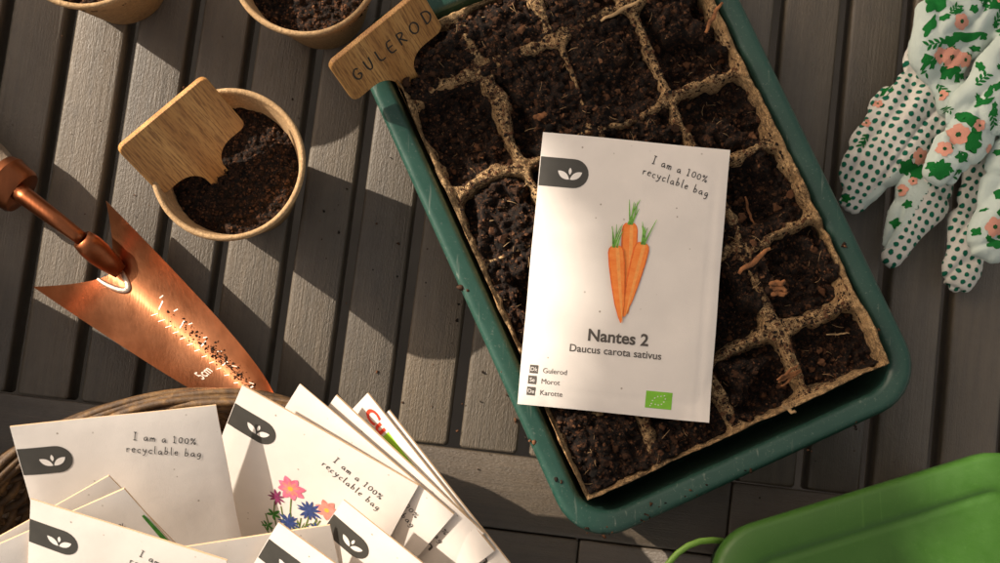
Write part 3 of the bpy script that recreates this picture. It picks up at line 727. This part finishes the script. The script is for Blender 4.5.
mb.build('stakes', M['wicker'], basket, True, True)
mb = MB()
for r_ in np.linspace(.06, .80, 14): mb.tube([ell(2*math.pi*k/90, r_+.01*math.sin(k*1.05), .004) for k in range(91)], .0042, 6, False)
mb.build('base', M['wicker'], basket, True, True)

# ------------------------------------------------------------------ fibre pots with soil
def pot(px, py, label, soil_label, h=.070, rot=0):
    c = at(px, py, h); R = .0350
    o = empty('fibre_pot', (c.x, c.y, 0)); tag(o, label, 'plant pot', 'round fibre plant pots')
    wob = lambda th, z: 1+.006*math.sin(2*th+rot)+.003*math.sin(5*th+rot*2)
    mb = MB(); mb.lathe([(.0001, .0006), (.0195, .0), (.0222, .0018), (.0310, .0520), (.0313, .0525), (.0313, .0535), (.0318, .0545), (.0322, .0570), (.0324, .0578), (.0329, .0588), (.0333, .0625), (.0340, .0655)], c=(c.x, c.y, 0), wob=wob)
    mb.lathe([(.0326, .0655), (.0318, .0630), (.0245, .018), (.0225, .006), (.0001, .005)], c=(c.x, c.y, 0), wob=wob)
    mb.build('wall', M['pot'], o, True, True)
    mb = MB(); mb.lathe([(.0340, .0655), (.0349, .0660), (.0354, .0675), (.0353, .0690), (.0346, .0700), (.0335, .0700), (.0328, .0688), (.0325, .0668), (.0326, .0655)], c=(c.x, c.y, 0), wob=wob)
    mb.build('rim', M['pot'], o, True, True)
    # soil
    rs = .0318; g_ = np.linspace(-rs, rs, 100); X, Y = np.meshgrid(g_, g_); rr = np.sqrt(X*X+Y*Y)
    s_ = int(abs(px))+3
    Z = .0515+.0030*fbm(X+px, Y, .018, 2, s_)+.0020*np.abs(fbm(X, Y+px, .004, 2, s_+1))+.0012*fbm(X, Y, .0016, 1, s_+2)-.0015*sstep(.024, .0318, rr)
    ids = np.arange(X.size).reshape(X.shape); ok = (rr < .0312).ravel(); sb = MB()
    sb.v = [(c.x+a, c.y+b, d) for a, b, d in zip(X.ravel(), Y.ravel(), Z.ravel())]
    sb.f = [tuple(q) for q in np.stack([ids[:-1, :-1], ids[:-1, 1:], ids[1:, 1:], ids[1:, :-1]], -1).reshape(-1, 4).tolist() if all(ok[i] for i in q)]
    nb = len(sb.f); pts = []
    while len(pts) < 5200:
        i, j = rng.integers(0, 100, 2)
        if rr[j, i] < .0300: pts.append((c.x+X[j, i], c.y+Y[j, i], Z[j, i]))
    crumbs(sb, pts, .00018, .0009)
    so = mk('potting_soil', sb.v, sb.f, [M['bed'], M['soil']], midx=[0]*nb+[1]*(len(sb.f)-nb)); so.data.polygons.foreach_set('use_smooth', [True]*nb+[False]*(len(sb.f)-nb)); tag(so, soil_label, 'soil', kind='stuff')
    return c
potc = pot(227, 163.5, 'round tan fibre pot with a blank bamboo label standing in it', 'dark soil inside the fibre pot with the blank bamboo label')
pot(85, -66, 'tan fibre pot at the top left corner showing its grooved outer wall', 'dark soil in the corner pot at the top left', rot=2)
pot(305, -39, 'tan fibre pot at the top edge left of the lettered bamboo label', 'dark soil inside the pot at the top edge', rot=4)

# ------------------------------------------------------------------ bamboo plant labels
def plant_label(P1, P2, P3, label, w, hgt, stem, text=None):
    "P1, P2: ends of the top edge (px, py, z); P3: a point lower down; w, hgt: plaque size"
    a, b, c = at(*P1), at(*P2), at(*P3); ex = (b-a).normalized(); d = c-a; ey = (d-ex*d.dot(ex)).normalized(); n = ex.cross(-ey).normalized()
    mx = Matrix(((ex.x, -ey.x, n.x, a.x), (ex.y, -ey.y, n.y, a.y), (ex.z, -ey.z, n.z, a.z), (0, 0, 0, 1)))
    r = .0035; fr = .0105; sw = .0052; cx = w/2
    out = []
    for ox, oy, a0 in ((r, r, 180), (w-r, r, 270), (w-r, hgt-r, 0)):
        for k in range(6): t = rad(a0+18*k); out.append((ox+r*math.cos(t), oy+r*math.sin(t)))
    for k in range(9): t = rad(-90-90*k/8); out.append((cx+sw+fr+fr*math.cos(t), hgt+fr*.95+fr*.95*math.sin(t)))
    out += [(cx+sw*.95, hgt+stem*.6), (cx+.001, hgt+stem), (cx-.001, hgt+stem), (cx-sw*.95, hgt+stem*.6)]
    for k in range(9): t = rad(0-90*k/8); out.append((cx-sw-fr+fr*math.cos(t), hgt+fr*.95+fr*.95*math.sin(t)))
    for k in range(6): t = rad(90+18*k); out.append((r+r*math.cos(t), hgt-r+r*math.sin(t)))
    n_ = len(out); th = .0032; bv = .0004; v = []; f = []
    gx_, gy_ = w/2, hgt/2
    for ins, z in ((1, -th), (0, -th+bv), (0, -bv), (1, 0)):
        for x, y in out:
            q = Vector((gx_-x, gy_-y)).normalized()*bv*ins; v.append((x+q.x, -(y+q.y), z))
    for k in range(3):
        for j in range(n_): f.append((k*n_+j, k*n_+(j+1) % n_, (k+1)*n_+(j+1) % n_, (k+1)*n_+j))
    f.append(tuple(range(n_))); f.append(tuple(3*n_+j for j in range(n_-1, -1, -1)))
    o = mk('plant_label', v, f, M['bamboo'], None, False)
    bm = bmesh.new(); bm.from_mesh(o.data); bmesh.ops.recalc_face_normals(bm, faces=bm.faces); bm.to_mesh(o.data); bm.free()
    o.matrix_world = mx; tag(o, label, 'plant label')
    if text:
        v, f = fill(rot2q(hand(text, .0076, .00085, .0011), 0, (.0065, hgt*.66))); mk('lettering', [(x, y, .0001) for x, y in v], f, M['ink_dark'], o, False)
    return o
def rot2q(polys, a, c): return [[(x+c[0], y-c[1]) for x, y in q] for q in polys]
plant_label((117, 150, .090), (205, 76.5, .090), (225, 166, .0555), 'blank bamboo plant label leaning in the fibre pot', .0505, .0343, .036)
plant_label((329, 66, .083), (422, -10, .083), (413, 84, .0465), 'bamboo plant label hand lettered GULEROD stuck in the tray', .0540, .0275, .030, 'GULEROD')

# ------------------------------------------------------------------ trowel
tc_ = at(100, 250, .02); trowel = empty('garden_trowel', (tc_.x, tc_.y, 0)); tag(trowel, 'copper garden trowel with stamped depth marks lying against the basket', 'trowel')
S0 = at(69.5, 243.5, .021); S1 = at(276, 416, .036)
ax = (S1-S0); LB = ax.length; ax.normalize(); sd = Vector((ax.y, -ax.x, 0)).normalized()*-1; upv = sd.cross(ax).normalized()
if upv.z < 0: upv = -upv
HW = .0268
def blade(s, t, off=0.0):
    "s along 0..1, t across -1..1"
    back = .155*(1-abs(t)**1.25)*max(0, 1-s*1.35)
    ss = s+back
    s_ = min(max(ss-back*.9, 0), 1); w = HW*(1-.58*s_**1.1)*math.sqrt(max(0, 1-s_**7))+.0003
    bow = -.0140*(1-abs(t)**1.6)*(1-ss*.75)
    rise = .010*(1-ss)**2
    return S0+ax*(ss*LB)+sd*(t*w)+upv*(bow+rise*0+off)
ns, ntt = 60, 36; v = []; f = []
for lay in (0, -.0012):
    for i in range(ns+1):
        for j in range(ntt+1): v.append(blade((i/ns)*.985, -1+2*j/ntt, lay))
k0 = (ns+1)*(ntt+1)
for i in range(ns):
    for j in range(ntt):
        q = i*(ntt+1)+j; f.append((q, q+1, q+ntt+2, q+ntt+1)); f.append((k0+q, k0+q+ntt+1, k0+q+ntt+2, k0+q+1))
ring = list(range(ntt+1))+[i*(ntt+1)+ntt for i in range(1, ns+1)]+[ns*(ntt+1)+j for j in range(ntt-1, -1, -1)]+[i*(ntt+1) for i in range(ns-1, 0, -1)]
for i in range(len(ring)): a, b = ring[i], ring[(i+1) % len(ring)]; f.append((b, a, k0+a, k0+b))
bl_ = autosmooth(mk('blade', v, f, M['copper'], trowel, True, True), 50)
def on_blade(polys, off=.00015):
    v, f = fill(polys); return [blade(x, y, off) for x, y in v], f
P = []
for k in range(13):
    x = .30+.045*k; P += stroke([(x, -.10), (x+.012, .02)], .0034, .0034, 0)
    if k % 3 == 0: P += stroke([(x+.01, .10), (x+.02, .30)], .006, .006, 0)
    if k % 2 == 0: P += stroke([(x, .30), (x+.018, .40)], .005, .005, 0)
v, f = on_blade(P); mk('depth_marks', v, f, M['mark'], bl_, False, True)
v, f = font('5cm', .12, .01); v = [blade(.70-b*.55, -.60+a*1.9, .0002) for a, b in [(q[0], q[1]) for q in v]]; mk('depth_number', v, f, M['mark'], bl_, False, True)
# shank, ferrule, handle
nk = blade(.045, 0, .0045)
pA = at(107, 261, .0185); pB = at(82, 239, .029); pC = at(56, 219, .031); pD = at(18, 191, .030)
mb = MB(); mb.tube([pA+Vector((.006, -.005, -.003)), pA, pA.lerp(pB, .35), pA.lerp(pB, .7), pB], lambda t: .0022+.0042*math.sin(math.pi*min(1, t*.62+.12)), 14, True, .8)
pts = []
for k in range(9):
    t = k/8; p = pB.lerp(pC, t*2) if t < .5 else pC.lerp(pD, t*2-1); pts.append(p+Vector((0, 0, .0015*math.sin(math.pi*t))))
mb.tube(pts, lambda t: .0034+.0013*t, 14)
mb.build('shank', M['ferrule'], trowel, True, True)
mb = MB(); wd = [blade(.005+.0, t, .0010) for t in (-.19, -.08, .08, .19)]
mb.tube([blade(x, y, .0006) for x, y in chaikin([(.0, -.20), (.05, -.19), (.11, -.10), (.125, 0), (.11, .10), (.05, .19), (.0, .20)], 2)], lambda t: .0008+.0008*math.sin(math.pi*t), 8, True, .45)
mb.build('solder_joint', M['weld'], trowel, True, True)
hd = (pD-pC).normalized(); hd.z = 0; hd.normalize(); HA = pD+Vector((0, 0, -.006))
def along(d): return HA+hd*d
mb = MB(); ra = [(-.001, .0050), (0, .0108), (.0015, .0118), (.009, .0124), (.0105, .0130), (.0120, .0124), (.0145, .0118)]
def lathe_axis(mb, prof, n=32):
    a = Vector((-hd.y, hd.x, 0)); b = Vector((0, 0, 1)); v = []; f = []
    for d, r in prof:
        for j in range(n): th = 2*math.pi*j/n; v.append(along(d)+a*(r*math.cos(th))+b*(r*math.sin(th)))
    for i in range(len(prof)-1):
        for j in range(n): f.append((i*n+j, i*n+(j+1) % n, (i+1)*n+(j+1) % n, (i+1)*n+j))
    f.append(tuple(range(n))); f.append(tuple((len(prof)-1)*n+j for j in range(n-1, -1, -1))); mb.add(v, f)
lathe_axis(mb, ra); autosmooth(mb.build('ferrule', M['ferrule'], trowel, True, True), 40)
mb = MB(); lathe_axis(mb, [(.0146, .0112), (.020, .0128), (.035, .0150), (.060, .0145), (.085, .0130), (.100, .0135), (.106, .0110), (.108, .004)]); mb.build('handle', M['handlewood'], trowel, True, True)
cb = MB(); pts = []
for k in range(280):
    s = min(.95, max(.35, random.gauss(.68, .13))); t = random.gauss(.22+.25*(s-.68), .10)
    pts.append(tuple(blade(s, max(-.9, min(.9, t)), .0003)))
crumbs(cb, pts, .00022, .0008); o = cb.build('soil_crumbs', M['soil']); tag(o, 'fine soil crumbs sprinkled on the copper trowel blade', 'soil', kind='stuff')

# ------------------------------------------------------------------ green box at the lower right
LZ = .092
ca = at(730, 532, LZ).to_2d(); cb_ = at(942, 467, LZ).to_2d(); bx = (cb_-ca).normalized(); by = Vector((bx.y, -bx.x))
o0 = ca-bx*.0135                                    # outer corner of the lid
BW, BH = .150, .200
def bw(u, v, z): p = o0+bx*u+by*v; return (p.x, p.y, z)
mid = Vector(bw(BW/2, BH/2, 0)); box = empty('plastic_box', (mid.x, mid.y, 0)); tag(box, 'bright green plastic box with grooved lid at the lower right', 'box')
v, f = sweep([(.0012, LZ-.012), (0, LZ-.011), (0, LZ-.004), (.0008, LZ-.0015), (.0028, LZ), (.0125, LZ+.0003), (.0146, LZ+.0001), (.0154, LZ-.0006), (.0162, LZ-.0009), (.0174, LZ-.0008), (.0186, LZ-.0002), (.0200, LZ), (.045, LZ)], BW, BH, .024, bw, True)
mk('lid', v, f, M['box'], box, True, True)
v, f = sweep([(.0035, LZ-.0115), (.0050, LZ-.014), (.0110, .003), (.0135, .0008)], BW, BH, .024, bw, True)
mk('body', v, [t[::-1] for t in f], M['box_dark'], box, True, True)
mb = MB(); pts = [at(px, py, z) for px, py, z in ((722, 541, .074), (712, 540.5, .078), (700, 541.5, .080), (688, 546, .080), (678, 553, .079), (668, 564, .078), (660, 580, .076), (658, 605, .074), (668, 640, .074))]
mb.tube([Vector(p) for p in pts], .0014, 10); mb.build('handle', M['handle_green'], box, True, True)

# ------------------------------------------------------------------ gloves
def glove(name, chains, label, region, voxel=.0011, flat=.38, wr=.0028, seed=0):
    bm = bmesh.new()
    for ch in chains:
        P = [(at(px, py, z), r/2.1*.001) for px, py, r, z in ch]
        for (p, r), (q, s) in zip(P[:-1], P[1:]):
            n = max(2, int((q-p).length/.003))
            for k in range(n+1):
                t = k/n; c = p.lerp(q, t); rr = r+(s-r)*t
                bmesh.ops.create_icosphere(bm, subdivisions=2, radius=1, matrix=Matrix.Translation(c) @ Matrix.Diagonal((rr, rr, max(rr*flat, .0046), 1)))
    me = bpy.data.meshes.new(name); bm.to_mesh(me); bm.free()
    o = bpy.data.objects.new(name, me); C.objects.link(o)
    r = o.modifiers.new('r', 'REMESH'); r.mode = 'VOXEL'; r.voxel_size = voxel
    s = o.modifiers.new('s', 'SMOOTH'); s.iterations = 4; s.factor = .5
    dg = bpy.context.evaluated_depsgraph_get(); m2 = bpy.data.meshes.new_from_object(o.evaluated_get(dg)); bpy.data.objects.remove(o)
    co_ = np.zeros(len(m2.vertices)*3); m2.vertices.foreach_get('co', co_); co_ = co_.reshape(-1, 3); no = np.zeros_like(co_); m2.vertices.foreach_get('normal', no.ravel())
    no = np.array([v.normal[:] for v in m2.vertices])
    a = rad(-52); xr_ = co_[:, 0]*math.cos(a)-co_[:, 1]*math.sin(a); yr_ = co_[:, 0]*math.sin(a)+co_[:, 1]*math.cos(a)
    d = wr*(1.5*np.abs(fbm(xr_*.35+seed, yr_, .012, 2, 60+seed))+.8*fbm(xr_, yr_*.6, .020, 2, 61+seed)-.4)
    n1 = fbm(xr_*.30+seed, yr_, .016, 2, 63+seed); n2 = fbm(xr_*.7+seed, yr_*.5, .024, 2, 64+seed)
    d = d-.0022*np.maximum(0, 1-np.abs(n1)/.13)**1.5-.0020*np.maximum(0, 1-np.abs(n2)/.10)**1.5+.0016
    co_ = co_+no*d[:, None]; co_[:, 2] = np.maximum(co_[:, 2], .0008)
    c0 = co_.mean(0); c0[2] = 0
    m2.vertices.foreach_set('co', (co_-c0).ravel()); m2.materials.clear()
    m2.materials.append(M['dots']); m2.materials.append(M['cotton'])
    for p in m2.polygons:
        p.use_smooth = True; w = Vector(p.center)+Vector(c0); p.material_index = region(*proj(w), p.normal)
    m2.update(); o = bpy.data.objects.new(name, m2); C.objects.link(o); o.location = c0; tag(o, label, 'glove', 'pair of floral cotton gardening gloves')
    bvh = BVHTree.FromPolygons([Vector(v) for v in co_], [tuple(p.vertices) for p in m2.polygons])
    return o, bvh
def inpoly(x, y, P):
    c = False; n = len(P)
    for i in range(n):
        x1, y1 = P[i]; x2, y2 = P[i-1]
        if (y1 > y) != (y2 > y) and x < (x2-x1)*(y-y1)/(y2-y1)+x1: c = not c
    return c
side1 = [(905, 163), (914, 176), (880, 215), (866, 218), (862, 200)]; side2 = [(918, 172), (930, 186), (910, 220), (890, 248), (868, 248), (880, 205)]
def regA(x, y, n):
    if n.z < -.1: return 1
    if inpoly(x, y, side1) or inpoly(x, y, side2): return 1
    return 0
gA, bA = glove('gardening_glove', [[(1010, -60, 52, .022), (985, 0, 50, .022), (955, 55, 44, .022), (925, 105, 42, .021), (905, 130, 37, .019)],
    [(905, 115, 38, .017), (878, 152, 33, .014), (860, 180, 26, .012), (853, 197, 19, .010)],
    [(940, 130, 30, .019), (935, 165, 25, .016), (915, 208, 22, .013), (896, 248, 17, .011), (889, 258, 11, .010)],
    [(985, 120, 32, .019), (990, 165, 25, .016), (974, 220, 20, .013), (961, 268, 20, .011), (958, 279, 16, .010)],
    [(1020, 0, 40, .02), (1010, 100, 40, .02)]],
    'white glove lying palm up with green rubber dots on palm and fingers', regA, seed=1)
gB, bB = glove('gardening_glove', [[(1030, -40, 50, .036), (985, -8, 46, .035), (955, 22, 40, .035), (938, 55, 28, .034), (946, 88, 17, .032), (951, 103, 8, .031)],
    [(1040, 20, 30, .042), (1005, 82, 32, .040), (978, 118, 27, .039), (955, 148, 24, .037), (942, 166, 19, .036)],
    [(1040, 130, 35, .036), (1012, 180, 32, .034), (1004, 222, 29, .032), (998, 240, 24, .030)],
    [(1015, -20, 40, .036), (1045, 60, 40, .036)]],
    'white floral glove lying back up across the dotted one', lambda x, y, n: 1, seed=2)
def onto(bvh, pts, off):
    out = []
    for x, y in pts:
        h = bvh.ray_cast(Vector((x, y, .3)), Vector((0, 0, -1)))
        if h[0] is None: return None
        out.append(h[0]+h[1]*off)
    return out
def print_on(o, bvh, name, polys, mat, off):
    V_ = []; F_ = []
    for p in polys:
        v, f = fill([p], .0022); w = onto(bvh, v, off)
        if w is None: continue
        n = len(V_); V_ += w; F_ += [tuple(i+n for i in t) for t in f]
    if V_: mk(name, V_, F_, M[mat], o, True, True)
def blob(px, py, r, z=.035, k=.25, sx=1, ang=0, seed=0):
    c = at(px, py, z); r = r/2.1*.001; R = random.Random(int(px*31+py*7+seed)); ph = R.uniform(0, 6.28); n = R.choice([4, 5, 6]); o = []
    for i in range(22):
        t = 2*math.pi*i/22; q = r*(1+k*math.sin(n*t+ph)+.4*k*math.sin((n+3)*t)); o.append((q*sx*math.cos(t), q*math.sin(t)/sx))
    return rot2(o, ang, (c.x, c.y))
def sprig(px, py, ang, l, n=6, z=.035):
    c = at(px, py, z); P = []; l = l/2.1*.001
    for k in range(n):
        t = k/n*l; s = 1 if k % 2 else -1; a = ang+s*45
        P.append(petal(c.x+t*math.cos(rad(ang)), c.y+t*math.sin(rad(ang)), a, l*.42, l*.16))
    P += stroke([(c.x, c.y), (c.x+l*math.cos(rad(ang)), c.y+l*math.sin(rad(ang)))], .0004, .0003, 0); return P
def floral(o, bvh, flowers, leaves, sprigs, z=.035):
    gp = []; pp = []; cp = []
    for px, py, r, sx, a in leaves: gp.append(blob(px, py, r, z, .22, sx, a))
    for px, py, a, l in sprigs: gp += sprig(px, py, a, l, 7, z)
    for px, py, r in flowers:
        r *= .78; pp.append([])
        for k in range(5): q = rad(72*k+py*3); pp[-1].append(blob(px+r*.62*math.cos(q), py+r*.62*math.sin(q), r*.52, z, .08, 1, 0, k))
        cp.append(blob(px, py, r*.26, z, .1))
    print_on(o, bvh, 'floral_leaves', gp, 'fl_green', .00025)
    for pet, cen in zip(pp, cp):
        n0 = len(o.children); print_on(o, bvh, 'floral_petals', pet, 'fl_pink', .00040)
        if len(o.children) > n0: print_on(o, bvh, 'floral_centre', [cen], 'fl_dark', .00055)
_r = random.Random(5); _lv = [(_r.uniform(915, 1000), _r.uniform(0, 245), _r.uniform(2.2, 4.2), _r.uniform(.8, 1.7), _r.uniform(0, 180)) for _ in range(46)]
floral(gB, bB, [(953, 138, 12), (940, 152, 9), (949, 60, 12), (938, 58, 9), (956, 26, 9), (996, 4, 7), (1000, 60, 9), (972, 130, 7), (992, 228, 11), (962, 62, 8), (986, 152, 6), (941, 96, 6)],
       [(932, 8, 9, 1.2, 20), (926, 30, 7, 1.6, 60), (960, 40, 9, 2.0, 8), (945, 45, 6, 1.4, 0), (948, 71, 8, 1, 0), (962, 70, 7, 1.2, 40), (956, 79, 4, .8, 0), (924, 62, 5, 1, 0), (990, 8, 9, 1.5, 20), (978, 3, 6, 1.4, -10),
        (936, 172, 9, 1.1, 30), (966, 146, 9, .9, 30), (962, 124, 8, 1.4, -30), (955, 120, 4, 1, 0), (976, 108, 5, 1.8, 20), (981, 98, 5, 1.8, 60), (985, 200, 8, 1, 10), (978, 218, 6, 1.4, -40), (986, 246, 8, 1.4, 20), (997, 196, 5, 1, 0), (972, 246, 6, 1, 0), (985, 118, 4, 1, 0), (1000, 36, 7, 1, 0), (953, 16, 4, 1.5, 30), (941, 128, 5, 1.6, 50), (930, 160, 5, 1.2, 0), (957, 160, 6, 1.1, 0), (970, 138, 6, .8, 20), (944, 68, 4, 1, 0), (930, 66, 4, 1.4, 70), (990, 92, 5, 1.3, 30), (996, 108, 4, 1, 0), (948, 52, 4, 1.2, 0), (968, 14, 4, 1, 0), (1000, 214, 6, 1, 0), (994, 244, 6, 1.3, 0), (976, 232, 4, 1, 0), (940, 22, 4, 1.3, 20)]+_lv,
       [(940, 46, 190, 18), (925, 72, 250, 14), (982, 118, -70, 14), (968, 90, 40, 16), (938, 84, -60, 14), (944, 18, 40, 14), (990, 28, 60, 16), (980, 178, 120, 16), (950, 178, 20, 14), (915, 20, 230, 10), (940, 108, -40, 10)])
floral(gA, bA, [(878, 104, 5), (868, 122, 5), (902, 190, 7), (880, 210, 6), (893, 205, 6), (912, 182, 5), (917, 158, 9)],
       [(886, 92, 5, 1.3, 50), (896, 178, 7, 1, 0), (888, 196, 6, 1, 20), (876, 218, 5, 1, 0), (905, 168, 7, 1, 0), (884, 236, 7, .8, 0), (882, 250, 8, .9, 0), (850, 196, 4, 1, 0), (846, 208, 6, 1, 0), (856, 214, 5, 1, 0), (898, 222, 5, 1, 0), (908, 204, 4, 1, 0), (892, 84, 4, 1, 0), (916, 172, 8, 1, 10)],
       [(868, 134, 240, 14), (895, 80, 60, 12)], .02)

# ------------------------------------------------------------------ unseen crates and tree, added to shade the table
def shadow_src(px, py, h):
    "point at height h whose shadow falls on the table at photo pixel (px, py)"
    p = at(px, py, 0); return p+SUN*(h/SUN.z)
def crate(p_far, p_near, h, depth, label):
    "added unseen slatted crate whose right top edge throws its shadow edge from p_far to p_near"
    a = shadow_src(*p_far, h); b = shadow_src(*p_near, h); d = (a-b); l = d.length; ang = math.atan2(d.y, d.x)-math.pi/2
    o = empty('added_shade_crate', (b.x, b.y, 0), ang); tag(o, label, 'crate', 'added shade crates out of view on the left')  # made-up crate out of view, placed only for the shadow edge it casts
    for z0, z1 in ((.002, h*.32), (h*.34, h*.66), (h*.68, h)):
        mb = MB(); mb.box(-.012, 0, 0, l, z0, z1, .001); mb.box(-depth, -depth+.012, 0, l, z0, z1, .001)
        mb.box(-depth+.0122, -.0122, .0002, .012, z0, z1, .001); mb.box(-depth+.0122, -.0122, l-.012, l-.0002, z0, z1, .001)
        mb.build('board', M['crate'], o)
    mb = MB(); mb.box(-depth+.0125, -.0125, .0125, l-.0125, h*.80, h*.86, .001); mb.build('lid_board', M['crate'], o)
crate((72, -60), (34, 322), .150, .16, 'unseen brown wooden crate parallel to the slats, added to shade the left edge')
crate((-70, 326), (222, 399), .105, .12, 'unseen brown wooden crate nearer the basket, added to shade the lower left')
# made-up tree out of view, its leaves scattered to fill the wanted shade outline
tree = empty('added_shade_tree', tuple(at(900, 200, 0)+SUN*(1.15/SUN.z)-Vector((0, 0, 1.15+.74))))
tag(tree, 'unseen leafy tree added to cast shade on the right of the table', 'tree')
S_ = [(700, -120), (690, 60), (640, 110), (560, 120), (545, 150), (560, 215), (620, 238), (740, 246), (758, 330), (760, 430), (745, 500), (735, 700), (1100, 700), (1130, -120)]
mb = MB(); cnt = 0
while cnt < 2600:
    px, py = random.uniform(520, 1140), random.uniform(-150, 720)
    if not inpoly(px, py, S_): continue
    edge_soft = px < 750 and py < 260
    if edge_soft and random.random() > .13: continue
    p = shadow_src(px, py, random.uniform(1.0, 1.4)); cnt += 1
    a = Vector((random.gauss(0, 1), random.gauss(0, 1), random.gauss(0, .6))).normalized(); b = a.cross(Vector((random.gauss(0, 1), random.gauss(0, 1), random.gauss(0, 1)))).normalized(); c = a.cross(b)
    l, w = random.uniform(.014, .030), random.uniform(.007, .013)
    v = [p-a*l, p-a*l*.3+b*w+c*.002, p+a*l*.4+b*w*.8+c*.003, p+a*l, p+a*l*.4-b*w*.8+c*.003, p-a*l*.3-b*w+c*.002, p+c*-.001]
    mb.add(v, [(0, 1, 6), (1, 2, 6), (2, 3, 6), (3, 4, 6), (4, 5, 6), (5, 0, 6)])
mb.build('added_shade_crown', M['leaf'], tree, False, True)
mb = MB(); t0 = Vector(tree.location); mb.tube([t0+Vector((.01*math.sin(k), .01*math.cos(2*k), .30*k)) for k in range(7)], lambda t: .05-.035*t, 12); mb.build('added_shade_trunk', M['bark'], tree, True, True)
